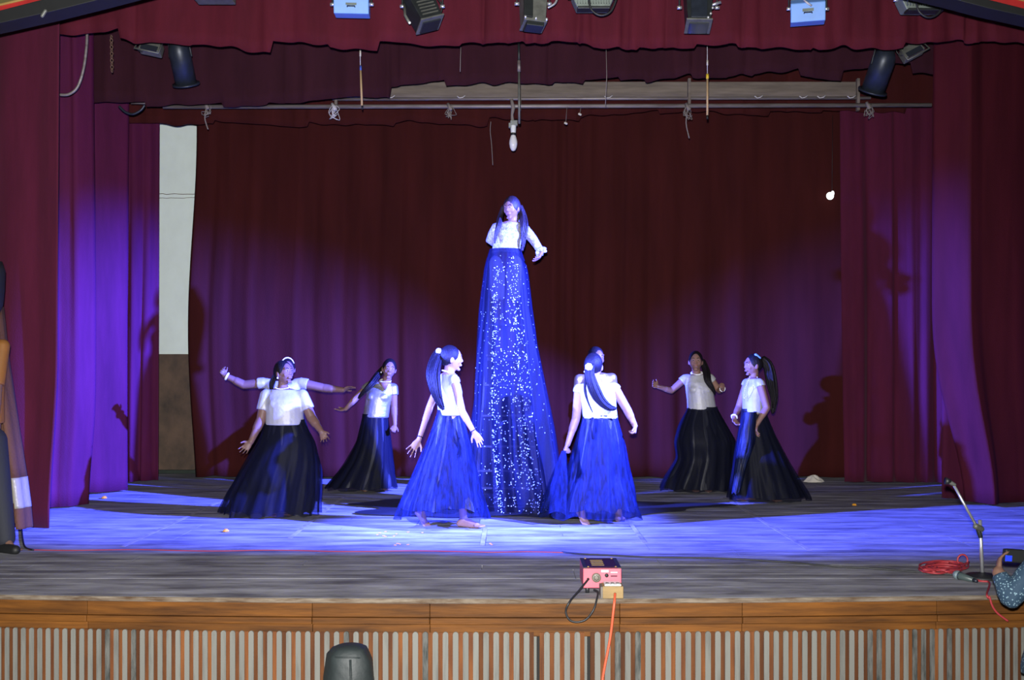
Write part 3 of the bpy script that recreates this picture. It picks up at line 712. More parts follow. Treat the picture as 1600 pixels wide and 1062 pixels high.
def person(label, Y, J, hyaw=0, hpitch=0, hroll=0, hs=.9, skin='skin', sh_r=.036, arm=(.041, .034, .022), waist_hw=.12, waist_hd=.09, chest=(.135, .10),
           top=None, sleeve=.45, top_mat='satin', hem_py=None, hair='hair', hair_k=1.0, hands=None, feet=None, group='dancers on the stage', name='person', cat='person', lip='lipdull', vox=.0055, legs=True, ground=0.0, eyes=True, legmat=None, neckline=.0, hide_hands=False, collar=True):
    """J: joints as (px, py, depth offset). Sides a/b are the picture's left and right."""
    q = {k: P(v[0], v[1], Y + v[2]) for k, v in J.items()}
    base = V((q['waist'].x, Y, ground))
    e = empty(name, base, label, cat, group)
    sha, shb = q['sha'], q['shb']; sc_ = (sha + shb) / 2
    u = (shb - sha); shw = u.length / 2; u.normalize()
    uf = V((u.x, u.y, 0)).normalized()
    vdir = V((0, 0, 1)).cross(uf)                 # horizontal, away from u
    Mh = Matrix.Translation(q['head']) @ Matrix.Rotation(R(hyaw), 4, 'Z') @ Matrix.Rotation(R(hpitch), 4, 'X') @ Matrix.Rotation(R(hroll), 4, 'Y') @ Matrix.Scale(hs, 4)
    b = MB(); add_head(b, Mh)
    b.capsule(q['neck'] - V((0, 0, .04)), Mh @ V((0, .018, -.05)), .048 * hs * 1.08, .047 * hs, 14)
    wst = q['waist']; pel = wst + V((0, 0, -.17))
    chs = lerp(wst, sc_, .62) 
    def ring(c, a, bb, uu=uf, n=22):
        vv = V((0, 0, 1)).cross(uu)
        return [c + uu * a * math.cos(2 * PI * i / n) + vv * bb * math.sin(2 * PI * i / n) for i in range(n)]
    def torso(m, g, low, neck_a):
        m.rings(([ring(pel, waist_hw * .86 + g, waist_hd * .8 + g), ring(lerp(pel, wst, .5), waist_hw * .92 + g, waist_hd * .88 + g)] if low else []) +
                [ring(wst + (V((0, 0, -.03)) if not low else V((0, 0, 0))), waist_hw * (1.0 if not low else .94) + g * (1.9 if not low else 1), waist_hd * (1 if not low else .93) + g * (1.9 if not low else 1)),
                 ring(lerp(wst, chs, .5), lerp(waist_hw, chest[0], .4) + g, lerp(waist_hd, chest[1], .6) + g),
                 ring(chs, chest[0] + g, chest[1] + g), ring(lerp(chs, sc_, .6), lerp(chest[0], shw, .7) + g, chest[1] * .86 + g, u),
                 ring(sc_ + V((0, 0, .0)), shw + .005 + g * .5, chest[1] * .62 + g, u),
                 ring(lerp(sc_, q['neck'], .5) + V((0, 0, .022)), lerp(shw, .05, .5) + g, .058 + g, u),
                 ring(lerp(sc_, q['neck'], .75 if (not low and top and top.get('wide')) else 1) + V((0, 0, .008 if low else -.008)), neck_a + g, neck_a * .95 + g, u)])
    torso(b, 0, True, .05)
    hd = hands or {}
    for k in 'ab':
        s, el, wr, tip = q['sh' + k], q['el' + k], q['wr' + k], q['tip' + k]
        b.capsule(s, el, arm[0], arm[1]); b.capsule(el, wr, arm[1], arm[2])
        b.capsule(lerp(el, wr, .06), lerp(el, wr, .4), arm[1] * 1.02, arm[1] * .95)
        h = dict(n=(0, -1, 0), side=1, spread=1.0, curl=.25, k=1.0); h.update(hd.get(k, {}))
        add_hand(b, wr, tip, h['n'], h['side'], h['spread'], h['curl'], h['k'])
    if legs:
        ft = feet or {}
        for k, sg in (('a', -1), ('b', 1)):
            hip = pel + uf * sg * waist_hw * .48
            if k in ft:
                an = P(*ft[k][0][:2], Y + ft[k][0][2]); to = P(*ft[k][1][:2], Y + ft[k][1][2])
            else:
                fw = V((math.sin(R(hyaw)), -math.cos(R(hyaw)), 0))
                an = V((hip.x, hip.y, ground + .07)); to = an + fw * (.17 if ground == 0 else .07) + V((0, 0, -.05))
            fw = V((to.x - an.x, to.y - an.y, 0)).normalized()
            kn = lerp(hip, an, .5) + fw * .035
            b.capsule(hip, kn, .062, .048); b.capsule(kn, an, .05, .031); b.capsule(lerp(kn, an, .12) - fw * .012, lerp(kn, an, .42) - fw * .012, .05, .042)
            if ground == 0: add_foot(b, an, to)
            else: b.capsule(an, to, .035, .03)
    body = b.build('body', M[skin], e, fix=False); remesh(body, vox, 4, .5)
    # face
    if eyes:
        for sx in (-1, 1):
            ey = MB().ell((sx * .029, -.0735, .010), (.0125, .0105, .0058), Mh, 12, 8).build('eye', M['eye'], e)
            MB().ell((sx * .029, -.0822, .010), (.0060, .0034, .0058), Mh, 10, 6).build('iris', M['iris'], ey)
            MB().tube([Mh @ V((sx * x, y_, z)) for x, y_, z in ((.012, -.0885, .030), (.03, -.0865, .0365), (.048, -.0755, .030))], [.0028, .0036, .0022], 6).build('eyebrow', M['hair'], e)
        lp = MB(); lp.ell((0, -.0835, -.0500), (.019, .0062, .0048), Mh, 14, 8); lp.ell((0, -.083, -.0580), (.016, .0062, .0050), Mh, 14, 8); lp.build('mouth', M[lip], e)
    # hair cap
    hc = MB(); rs = []
    for rg in sphere_dir(26, 18):
        row = []
        for n in rg:
            p = V((n.x * .0825 * hair_k, n.y * .098 * hair_k + .0195, n.z * .106 * hair_k + .021))
            if n.z < 0: p.z *= .82
            wob = 1 + .018 * math.sin(math.atan2(n.y, n.x) * 9 + n.z * 3)
            row.append(Mh @ (p * wob if n.y > -.6 else p))
        rs.append(row)
    hc.rings(rs); hc.build('hair', M[hair], e)
    if top:
        t = MB(); torso(t, .009, False, top.get('neck', .056))
        for k in 'ab':
            s, el = q['sh' + k], q['el' + k]; en = lerp(s, el, sleeve)
            c0 = s + (sc_ - s) * .25
            t.capsule(c0, s, .046, arm[0] + .005)
            d = (el - s).normalized()
            if sleeve > .05: t.tube([s - d * .01, lerp(s, en, .5), en], [arm[0] + .006, arm[0] + .009, arm[0] + .011], 16)
        bust = top.get('bust', 0)
        if bust:
            fr = V((0, 0, 1)).cross(uf) * bust
            for sg in (-1, 1):
                c = chs + V((0, 0, .0)) + uf * sg * chest[0] * .40 + fr * chest[1] * .58
                t.ell((0, 0, 0), (.066, .05, .056), Matrix.Translation(c), 14, 10)
        o = t.build(top.get('name', 'blouse'), M[top_mat], e, fix=False); remesh(o, .007, 9, .5)
        if top.get('label'): o['label'] = top['label']
    return e, q, Mh

def skirt_ring_fn(Y, rings, depth, seed, folds, amp):
    rn = random.Random(seed); phs = [rn.uniform(0, 6.28) for _ in range(6)]
    ys = [r[0] for r in rings]
    Lt = [(r[0], r[1]) for r in rings]; Rt = [(r[0], r[2]) for r in rings]; Dt = [(r[0], depth[i] if isinstance(depth, (list, tuple)) else depth) for i, r in enumerate(rings)]
    cy = [(r[0], r[3] if len(r) > 3 else 0.0) for r in rings]
    def fn(th, t):
        # smooth interpolation between rings
        py = ys[0] + (ys[-1] - ys[0]) * t
        def sm(tab):
            a = interp(tab, py - 6); b_ = interp(tab, py); c = interp(tab, py + 6); return (a + 2 * b_ + c) / 4
        l, r_, dd, oy = sm(Lt), sm(Rt), sm(Dt), sm(cy)
        hw = (r_ - l) / 2 / F * Y
        dd = lerp(max(dd, .095 / hw), dd, smooth(t * 2.2)); c = P((l + r_) / 2, py, Y)
        f = amp * (.12 + .88 * t) * .62
        wv = 1 + f * (math.sin(folds * th + phs[0] + 1.2 * t) + .6 * math.sin(folds * 1.63 * th // 1 * 0 + (int(folds * 1.6)) * th + phs[1] - t) + .35 * math.sin(int(folds * 2.7) * th + phs[2]))
        wv += f * 2.4 * noise.noise(V((math.cos(th) * 2.2, math.sin(th) * 2.2, t * 2.6 + seed))) + f * 1.1 * noise.noise(V((math.cos(th) * 6, math.sin(th) * 6, t * 4 + seed)))
        return V((c.x + hw * wv * math.cos(th), Y + oy + dd * hw * wv * math.sin(th), c.z))
    return fn
def skirt(e, name, mat_, Y, rings, depth=.75, seed=1, folds=11, amp=.06, n=120, m=44, t1=1.0, hem=.02, shrink=1.0, label=None, floor_z=.012, parent=None):
    fn = skirt_ring_fn(Y, rings, depth, seed, folds, amp)
    rs = []
    for k in range(m + 1):
        t = k / m
        row = []
        for j in range(n):
            th = 2 * PI * j / n
            hz = 1 + hem * (noise.noise(V((math.cos(th) * 3, math.sin(th) * 3, seed * 7.7))) * 1.6) * t
            p = fn(th, min(t * t1 * hz, 1.02))
            if shrink != 1.0:
                c = (fn(0, min(t * t1 * hz, 1.02)) + fn(PI, min(t * t1 * hz, 1.02))) / 2
                sk = lerp(1.0, shrink, smooth(t * 1.3)); p = V((c.x + (p.x - c.x) * sk, c.y + (p.y - c.y) * sk, p.z))
            p.z = max(p.z, floor_z + .004 * math.sin(th * 9))
            row.append(p)
        rs.append(row)
    o = MB().rings(rs, caps=False).build(name, mat_, parent if parent is not None else e)
    if label: o['label'] = label
    return o, fn
def two_layer(e, Y, rings, depth, seed, folds=11, amp=.06, blue=True, lining_t=.9, shrink=.86, hem=.02):
    a, fn = skirt(e, 'skirt', M['lining_blue'] if blue else M['lining'], Y, rings, depth, seed, folds, amp, t1=lining_t, shrink=shrink, hem=hem)
    b, fn = skirt(e, 'tulle_overskirt', M['tulle_blue'] if blue else M['tulle'], Y, rings, depth, seed + 3, folds + 3, amp * 1.25, hem=hem)
    # waistband
    wb_ = MB(); rs = []
    for t in (-.012, .0, .022, .026):
        row = []
        for j in range(40):
            p = fn(2 * PI * j / 40, max(0, t)); c = (fn(0, 0) + fn(PI, 0)) / 2
            row.append(V((c.x + (p.x - c.x) * 1.012, c.y + (p.y - c.y) * 1.012, p.z + (.012 if t < 0 else 0))))
        rs.append(row)
    wb_.rings(rs, caps=False).build('waistband', M['lining'], e)
    return fn
def pony(e, Mh, Y, start, pts, r0, name='ponytail', m='hair', strands=9, seed=2, flare=1.0):
    rn = random.Random(seed); path = arcs([P(p[0], p[1], Y + p[2]) for p in pts], 7); n = len(path); q = MB()
    prof = lambda t: r0 * (.65 + .6 * math.sin(min(1, t * 1.6) * PI / 2)) * (1 - .72 * max(0, t - .45) / .55)
    q.tube(path, [prof(i / (n - 1)) * .8 for i in range(n)], 12)
    for k in range(strands):
        a = 2 * PI * k / strands; sp = rn.uniform(.75, 1.1); cut = rn.randint(int(n * .78), n)
        pp_ = []
        for i in range(cut):
            t = i / (n - 1); rr = prof(t) * .72 * sp * (1 + .5 * (flare - 1) * t)
            d = (path[min(n - 1, i + 1)] - path[max(0, i - 1)]).normalized(); u = d.cross(V((0, 1, 0)))
            if u.length < .05: u = d.cross(V((1, 0, 0)))
            u.normalize(); v = d.cross(u); aa = a + t * 1.1
            pp_.append(path[i] + u * rr * math.cos(aa) + v * rr * math.sin(aa))
        q.tube(pp_, [r0 * .42 * (1 - .8 * (i / len(pp_)) ** 2) for i in range(len(pp_))], 6)
    return q.build(name, M[m], e)
def necklace(e, q, Mh, rows=(0,), r_=.058, facing=0, name='necklace', tube=.006):
    c0 = q['neck']
    f = V((math.sin(R(facing)), -math.cos(R(facing)), 0)); s = V((math.cos(R(facing)), math.sin(R(facing)), 0))
    m_ = MB()
    for k in rows:
        rr = r_ + .012 * k
        for i in range(30):
            a = 2 * PI * i / 30
            p = c0 + V((0, 0, .03)) + f * rr * math.cos(a) + s * rr * math.sin(a) + V((0, 0, -(.018 + .022 * k) * (1 + math.cos(a)) * .9))
            m_.ell(p, (tube, tube, tube), None, 6, 5)
    return m_.build(name, M['pearl'], e)
def bangle(e, wr, el, r_=.027, t=.09, thick=.006, m='pearl', name='bangle'):
    c = lerp(wr, el, t); d = (el - wr).normalized(); u = d.orthogonal().normalized(); v = d.cross(u)
    MB().tube([c + u * r_ * math.cos(a) + v * r_ * math.sin(a) for a in [2 * PI * i / 20 for i in range(21)]], thick, 6).build(name, M[m], e)
def puff(e, Y, px, py, r_, dy, m='pearl', name='hair_tie'):
    q = MB(); c = P(px, py, Y + dy)
    for i in range(7):
        a = 2 * PI * i / 7; q.ell(c + V((math.cos(a), 0, math.sin(a))) * r_ * .55 + V((0, .006 * (i % 2), 0)), (r_ * .55,) * 3, None, 10, 7)
    q.build(name, M[m], e)
def earring(e, Mh, sx): MB().ell((sx * .086, -.0, -.044), (.009, .009, .010), Mh, 8, 6).build('earring', M['pearl'], e)

# 1 left front dancer
Y = 9.13
e, q, Mh = person('dancer in white tee and black tulle skirt with face turned away, before the arms-out dancer', Y,
    dict(head=(444, 583, 0), neck=(441, 607, .01), sha=(416, 617, 0), shb=(472, 617, 0), ela=(408, 655, -.03), wra=(392, 690, -.12), tipa=(376, 709, -.16), elb=(487, 653, -.02), wrb=(502, 674, -.10), tipb=(510, 691, -.13), waist=(445, 658, 0)),
    hyaw=52, hpitch=-10, hs=.93, skin='skin_dark', arm=(.050, .043, .026), waist_hw=.155, waist_hd=.12, chest=(.165, .125), top=dict(bust=-1, neck=.058), sleeve=.62,
    hands=dict(a=dict(side=1, spread=1.3, curl=.12), b=dict(side=-1, spread=1.3, curl=.2)), feet=dict(a=((428, 794, 0), (426, 806, -.14)), b=((455, 796, .0), (449, 804, -.15))))
two_layer(e, Y, [(657, 416, 475), (690, 403, 492), (730, 378, 500), (770, 355, 502), (802, 345, 497)], .62, 4, 12, .06, blue=False, lining_t=.97, shrink=.84, hem=.05)
0 and skirt(e, 'skirt_panel', M['lining_blue'], Y - .06, [(660, 428, 468), (700, 424, 474), (740, 428, 470), (775, 434, 468)], .9, 9, 9, .05, shrink=1)
necklace(e, q, Mh, (0, 1), .06, 5); earring(e, Mh, -1)
pony(e, Mh, Y, None, [(437, 577, .07), (427, 592, .10), (424, 606, .11), (428, 618, .13)], .022)

# 2 dancer behind with arms spread
Y = 10.2
e, q, Mh = person('dancer with both arms spread wide, mostly hidden behind another dancer', Y,
    dict(head=(449, 577, 0), neck=(441, 597, .01), sha=(412, 598, 0), shb=(470, 598, 0), ela=(381, 601, .0), wra=(351, 586, -.03), tipa=(342, 570, -.06), elb=(506, 606, 0), wrb=(536, 609, -.03), tipb=(555, 601, -.05), waist=(445, 640, 0)),
    hyaw=18, hs=.93, skin='skin_dark', arm=(.048, .043, .027), waist_hw=.15, waist_hd=.11, chest=(.16, .115), top=dict(bust=-1), sleeve=.3,
    hands=dict(a=dict(n=(.6, -.6, 0), side=1, spread=.5, curl=.55), b=dict(n=(0, -.4, -1), side=1, spread=.6, curl=.12)))
two_layer(e, Y, [(639, 418, 472), (680, 408, 485), (720, 395, 495), (778, 385, 500)], .65, 14, 11, .05, blue=False)
bangle(e, q['wra'], q['ela'], .032, .12, .012, name='bracelet')
MB().tube([Mh @ V((.07 * math.cos(a), -.02 + .01 * math.sin(a), .098 * math.sin(a) + .028)) for a in [PI * (.12 + .76 * i / 12) for i in range(13)]], .007, 6).build('hair_band', M['pearl'], e)

# 3 rear left dancer in silver
Y = 10.86
e, q, Mh = person('dancer in a shiny silver V-neck top leaning at the rear, ponytail over her shoulder', Y,
    dict(head=(608, 577, -.02), neck=(602, 597, .01), sha=(577, 602, .03), shb=(615, 605, 0), ela=(556, 622, .02), wra=(540, 639, -.06), tipa=(527, 641, -.10), elb=(616, 636, 0), wrb=(617, 664, -.06), tipb=(610, 681, -.10), waist=(587, 648, 0)),
    hyaw=12, hroll=8, hs=.92, skin='skin', waist_hw=.125, waist_hd=.095, chest=(.135, .105), top=dict(bust=-1, neck=.062), sleeve=.38, top_mat='silver',
    hands=dict(a=dict(n=(0, -.3, 1), side=1, spread=.4, curl=.1), b=dict(side=-1, spread=.4, curl=.45)), feet=dict(a=((567, 756, 0), (573, 765, -.13)), b=((600, 758, .1), (603, 764, -.05))))
two_layer(e, Y, [(648, 567, 606), (690, 557, 611), (720, 541, 615), (745, 522, 618), (762, 508, 620)], .75, 24, 11, .05, blue=False, lining_t=.98, shrink=.94, hem=.03)
vn = MB().prism([q['neck'] + V((-.06, -.114, .004)), q['neck'] + V((.06, -.114, .004)), q['neck'] + V((.01, -.119, -.085))], (0, .02, 0)).build('neckline', M['skin'], e)
o = necklace(e, q, Mh, (0,), .054, 5, 'choker', .011)
pony(e, Mh, Y, None, [(600, 574, .08), (590, 586, -.02), (580, 600, -.13), (566, 614, -.13), (560, 622, -.10)], .034)
earring(e, Mh, -1)

# 4 walking dancer in profile
Y = 8.51
e, q, Mh = person('dancer striding right in profile with long ponytail, beside the left edge of the giant gown', Y,
    dict(head=(706, 561, 0), neck=(701, 584, .0), sha=(690, 592, .13), shb=(710, 593, -.12), ela=(672, 634, .22), wra=(655, 686, .10), tipa=(637, 713, .06), elb=(722, 643, -.16), wrb=(740, 674, -.18), tipb=(756, 697, -.20), waist=(704, 643, 0)),
    hyaw=100, hs=.92, skin='skin_light', arm=(.037, .031, .021), waist_hw=.105, waist_hd=.085, chest=(.12, .10), top=dict(neck=.055), sleeve=.12, 
    hands=dict(a=dict(n=(.3, -1, 0), side=-1, spread=1.7, curl=.08, k=1.05), b=dict(n=(-.5, -.8, 0), side=1, spread=1.0, curl=.12, k=1.0)),
    feet=dict(a=((657, 791, .10), (669, 823, .02)), b=((724, 811, -.05), (757, 822, -.12))))
fn = two_layer(e, Y, [(642, 684, 722), (690, 668, 735), (740, 645, 746), (780, 628, 755), (808, 621, 760)], .8, 34, 12, .07, lining_t=.90, shrink=.92, hem=.03)
pony(e, Mh, Y, None, [(694, 552, .05), (684, 556, .0), (677, 580, -.13), (680, 605, -.19), (686, 625, -.19), (693, 640, -.18)], .045, strands=13, flare=1.3)
puff(e, Y, 685.5, 548.5, .024, -.03); necklace(e, q, Mh, (0,), .053, 95, 'choker', .007)
bangle(e, q['wra'], q['ela'], .025, .06, .004, 'lining', 'bracelet'); bangle(e, q['wrb'], q['elb'], .025, .04, .004, 'lining', 'bracelet'); earring(e, Mh, 1)
bangle(e, P(654, 789, Y + .1), P(656, 778, Y + .1), .036, .1, .007, 'tulle_blue', 'anklet')

# 6 front right dancer seen from behind
Y = 8.76
e, q, Mh = person('dancer seen from behind with white bow on her ponytail, right of the giant gown', Y,
    dict(head=(928, 573, 0), neck=(932, 597, .0), sha=(905, 608, 0), shb=(960, 606, 0), ela=(900, 654, .02), wra=(887, 694, .0), tipa=(878, 712, -.02), elb=(980, 640, -.02), wrb=(992, 665, -.02), tipb=(992, 682, -.04), waist=(938, 650, 0)),
    hyaw=160, hs=.95, skin='skin_light', arm=(.044, .037, .024), waist_hw=.135, waist_hd=.105, chest=(.148, .112), top=dict(neck=.06), sleeve=.10,
    hands=dict(a=dict(n=(1, -.2, 0), side=-1, spread=.3, curl=.75), b=dict(n=(-1, .2, 0), side=-1, spread=.3, curl=.7)),
    feet=dict(a=((908, 790, -.10), (915, 817, -.16)), b=((967, 805, .02), (972, 815, .12))))
two_layer(e, Y, [(650, 911, 964), (690, 898, 975), (740, 885, 982), (780, 868, 992), (806, 858, 1002)], .8, 44, 12, .07, lining_t=.92, shrink=.88, hem=.04)
# the fold of tulle she lifts with her hand
qf = MB(); rs = []
for t in range(15):
    s = t / 14; cx, cyp = lerp(881, 868, s), lerp(704, 800, s)
    hw = lerp(3, 26, s); row = []
    for j in range(36):
        a = 2 * PI * j / 36; k = 1 + .14 * math.sin(7 * a + 2 * s)
        p = P(cx, cyp, Y - .06); row.append(V((p.x + hw / F * Y * k * math.cos(a), p.y + .16 * s * k * math.sin(a) + .01 * math.sin(a), max(.012, p.z + .03 * s * math.sin(3 * a)))))
    rs.append(row)
qf.rings(rs, caps=False).build('lifted_tulle', M['tulle_blue'], e)
MB().box(P(938, 652, Y - .115), (.27, .012, .010)).build('belt_trim', M['pearl'], e, sm=False)
MB().tube([P(926, 652, Y - .13), P(925, 668, Y - .15), P(926, 686, Y - .16)], [.012, .010, .006], 6).build('sash_end', M['lining'], e)
pony(e, Mh, Y, None, [(924, 570, -.11), (921, 583, -.14), (927, 604, -.15), (938, 624, -.145), (952, 636, -.14), (963, 638, -.135)], .038, strands=13, flare=1.4)
pony(e, Mh, Y, None, [(916, 586, -.13), (914, 606, -.13), (918, 625, -.13), (926, 644, -.13)], .010, 'hair_strand', strands=4)
puff(e, Y, 920, 573, .030, -.165, name='hair_bow'); earring(e, Mh, 1)

# 7 dancer hidden behind her
Y = 10.0
e, q, Mh = person('dancer in gold sleeves almost hidden behind the back-turned dancer', Y,
    dict(head=(932, 560, 0), neck=(931, 583, .01), sha=(905, 592, 0), shb=(956, 590, 0), ela=(904, 625, .05), wra=(915, 650, -.05), tipa=(925, 660, -.10), elb=(957, 625, .05), wrb=(948, 650, -.05), tipb=(940, 662, -.10), waist=(931, 640, 0)),
    hyaw=25, hs=.93, skin='skin_dark', arm=(.044, .037, .024), waist_hw=.13, waist_hd=.10, chest=(.14, .105), top=dict(bust=-1), top_mat='goldtop', sleeve=.55)
two_layer(e, Y, [(640, 905, 957), (690, 900, 965), (740, 895, 972), (783, 890, 975)], .75, 54, 11, .05, blue=False)

# 8 rear right dancer
Y = 10.9
e, q, Mh = person('dancer facing forward with arms raised sideways at the rear right, hair over one shoulder', Y,
    dict(head=(1087, 565, -.02), neck=(1089, 585, .01), sha=(1071, 591, 0), shb=(1109, 590, 0), ela=(1049, 610, .0), wra=(1028, 604, -.08), tipa=(1015, 597, -.12), elb=(1124, 610, .02), wrb=(1129, 607, -.17), tipb=(1133, 598, -.28), waist=(1097, 638, 0)),
    hyaw=-10, hpitch=-4, hs=.92, skin='skin', waist_hw=.14, waist_hd=.10, chest=(.138, .105), top=dict(bust=-1, neck=.06), top_mat='satin', sleeve=.28, lip='lip',
    hands=dict(a=dict(n=(0, -1, .3), side=1, spread=.5, curl=.3), b=dict(n=(-1, 0, 0), side=1, spread=.6, curl=.5)))
two_layer(e, Y, [(637, 1075, 1120), (665, 1060, 1136), (690, 1053, 1150), (715, 1057, 1148), (745, 1042, 1150), (764, 1034, 1148)], .7, 64, 10, .06, blue=False, lining_t=.98, shrink=.95)
0 and skirt(e, 'skirt_panel', M['lining_blue'], Y - .2, [(645, 1082, 1114), (690, 1076, 1124), (735, 1080, 1130)], .5, 69, 9, .07, shrink=1)
necklace(e, q, Mh, (0,), .058, -8, 'choker', .011); bangle(e, q['wrb'], q['elb'], .028, .05, .005)
pony(e, Mh, Y, None, [(1097, 563, .03), (1103, 578, -.03), (1106, 594, -.12), (1114, 608, -.12), (1117, 616, -.10)], .034)

# 9 right dancer in profile
Y = 10.1
e, q, Mh = person('dancer in left profile with very long ponytail and white wristband, rightmost on stage', Y,
    dict(head=(1176, 571, 0), neck=(1177, 591, .0), sha=(1167, 598, .13), shb=(1187, 598, -.12), ela=(1154, 637, .12), wra=(1147, 652, .0), tipa=(1153, 668, -.04), elb=(1198, 637, -.16), wrb=(1182, 664, -.20), tipb=(1180, 684, -.23), waist=(1177, 641, 0)),
    hyaw=-72, hs=.92, skin='skin', waist_hw=.105, waist_hd=.085, chest=(.12, .10), top=dict(neck=.056, bust=0), sleeve=.14,
    hands=dict(a=dict(n=(.6, -.8, 0), side=1, spread=.6, curl=.3), b=dict(n=(1, 0, 0), side=-1, spread=.5, curl=.25)), feet=dict(b=((1208, 772, -.05), (1216, 782, -.16))))
two_layer(e, Y, [(640, 1159, 1195), (680, 1152, 1212), (720, 1147, 1232), (760, 1143, 1252), (779, 1142, 1260)], .7, 74, 11, .06, blue=False, lining_t=.97, shrink=.9)
skirt(e, 'skirt_panel', M['lining_blue'], Y - .17, [(643, 1160, 1182), (690, 1153, 1180), (730, 1148, 1166), (770, 1143, 1156)], 1.1, 79, 7, .06, shrink=1)
pony(e, Mh, Y, None, [(1190, 561, .02), (1200, 572, .03), (1206, 598, .06), (1210, 622, .07), (1207, 646, .08)], .045, strands=13, flare=1.2)
puff(e, Y, 1194, 562, .018, .0); MB().capsule(P(1181, 554, Y - .03), P(1187, 559, Y - .03), .014, .014).build('hair_clip', M['fixblue'], e)
m_ = MB(); nf = q['neck']
for i in range(15):
    s = i / 14; m_.ell(lerp(nf + V((.025, -.06, .012)), P(1162, 624, Y - .10), s) + V((0, -.045 * math.sin(s * PI), 0)), (.0055,) * 3, None, 6, 5)
    m_.ell(lerp(nf + V((-.04, -.025, .012)), P(1162, 624, Y - .10), s) + V((-.02 * math.sin(s * PI), -.02 * math.sin(s * PI), 0)), (.0055,) * 3, None, 6, 5)
m_.build('necklace', M['pearl'], e); bangle(e, q['wra'], q['ela'], .027, .06, .009, name='bracelet'); earring(e, Mh, -1)

# 5 the tall dancer on a ladder under a giant gown
Y = 9.42
e, q, Mh = person('tall raised dancer in white lace top and a giant sequinned gown, centre of stage', Y,
    dict(head=(799, 326, -.02), neck=(801, 347, .01), sha=(777, 354, 0), shb=(818, 356, 0), ela=(766, 374, .08), wra=(781, 386, .17), tipa=(797, 388, .18), elb=(833, 374, .02), wrb=(846, 394, -.04), tipb=(838, 413, -.08), waist=(790, 391, 0)),
    hyaw=-28, hpitch=6, hs=.90, skin='skin', arm=(.036, .031, .021), waist_hw=.115, waist_hd=.085, chest=(.122, .098), top=dict(bust=-1, neck=.085, wide=True), top_mat='lace', sleeve=.4, lip='lip', hair='hairbrown', hair_k=1.03, legs=True, ground=1.42,
    hands=dict(b=dict(n=(-.8, -.2, 0), side=1, spread=.5, curl=.3)))
for k in 'ab':
    m_ = MB(); m_.tube([q['sh' + k], lerp(q['sh' + k], q['el' + k], .6), q['el' + k], lerp(q['el' + k], q['wr' + k], .8)], [.048, .047, .043, .034], 14); m_.build('lace_sleeve', M['lace'], e)
    c = lerp(q['el' + k], q['wr' + k], .82); d = (q['wr' + k] - q['el' + k]).normalized(); u = d.orthogonal().normalized(); v = d.cross(u); rs = []
    for t, rr in ((-.015, .030), (.0, .046), (.018, .054), (.03, .050), (.034, .026)):
        rs.append([c + d * (t + .008 * math.sin(6 * a)) + (u * math.cos(a) + v * math.sin(a)) * rr * (1 + .16 * math.sin(6 * a)) for a in [2 * PI * i / 36 for i in range(36)]])
    MB().rings(rs).build('ruffle_cuff', M['lace'], e)
for pts, r0, sd in (([(787, 322, .06), (782, 338, .03), (779, 352, -.09), (775, 366, -.12), (773, 380, -.12)], .022, 1), ([(812, 322, .06), (817, 338, .02), (819, 354, -.07), (818, 372, -.08), (816, 392, -.06)], .030, 2), ([(801, 318, .10), (806, 340, .12), (808, 362, .13), (810, 384, .13)], .05, 3)):
    pony(e, Mh, Y, None, pts, r0, 'long_hair', 'hairbrown', 10, sd, 1.5)
rings5 = [(389, 766, 813), (400, 762, 817), (420, 757, 823), (480, 751, 829), (560, 745, 841), (640, 741, 853), (720, 737, 866), (770, 734, 877), (799, 733, 884)]
g_in, _ = skirt(e, 'gown_underlayer', M['gown_in'], Y, rings5, .74, 91, 7, .16, n=140, m=60, shrink=.86)
gown, fn5 = skirt(e, 'gown', M['gown'], Y, rings5, .80, 95, 9, .17, n=160, m=60)
rn = random.Random(77); sq = MB()
for i in range(1250):
    t = rn.random() ** .8 * .96 + .03
    th = rn.choice((rn.uniform(PI, 2 * PI), rn.gauss(PI * 1.36, .12), rn.gauss(PI * 1.62, .12), rn.gauss(PI * 1.5, .3)))
    p = fn5(th, t); out = (V((math.cos(th), math.sin(th), 0))); p = p + out * .006
    r_ = rn.choice((.0028, .0035, .0042, .0058)); a = (V((math.sin(th), -math.cos(th), 0)) + V((0, 0, rn.uniform(-.4, .4)))).normalized() * r_; b_ = a.cross(out).normalized() * r_
    sq.add([p - a, p - b_, p + a, p + b_], [(0, 1, 2, 3)])
o = sq.build('sequins', M['sequin'], gown, sm=False, fix=False); o['kind'] = 'stuff'
# train spread on the boards
rs = []
for k in range(14):
    s = k / 13; row = []
    for j in range(90):
        a = 2 * PI * j / 90; wob = 1 + .12 * math.sin(5 * a + 1) + .07 * math.sin(9 * a) + .05 * noise.noise(V((math.cos(a) * 4, math.sin(a) * 4, 1)))
        rx = lerp(.42, 1.55 if math.cos(a) < 0 else 1.78, s); ry = lerp(.28, .72, s)
        row.append(V((.0 + rx * wob * math.cos(a) + .05, 9.62 + ry * wob * math.sin(a), .012 + .022 * (1 - s) + .012 * abs(math.sin(6 * a + 5 * s)) * (1 - .7 * s))))
    rs.append(row)
MB().rings(rs, caps=False).build('train', M['train'], e)
tw = MB()
for k in (0, 1):
    hip = q['waist'] + V(((-1 if k == 0 else 1) * .07, 0, -.12)); tw.capsule(hip, hip + V((0, -.02, -.30)), .082, .066)
tw.build('shorts', M['legging'], e)
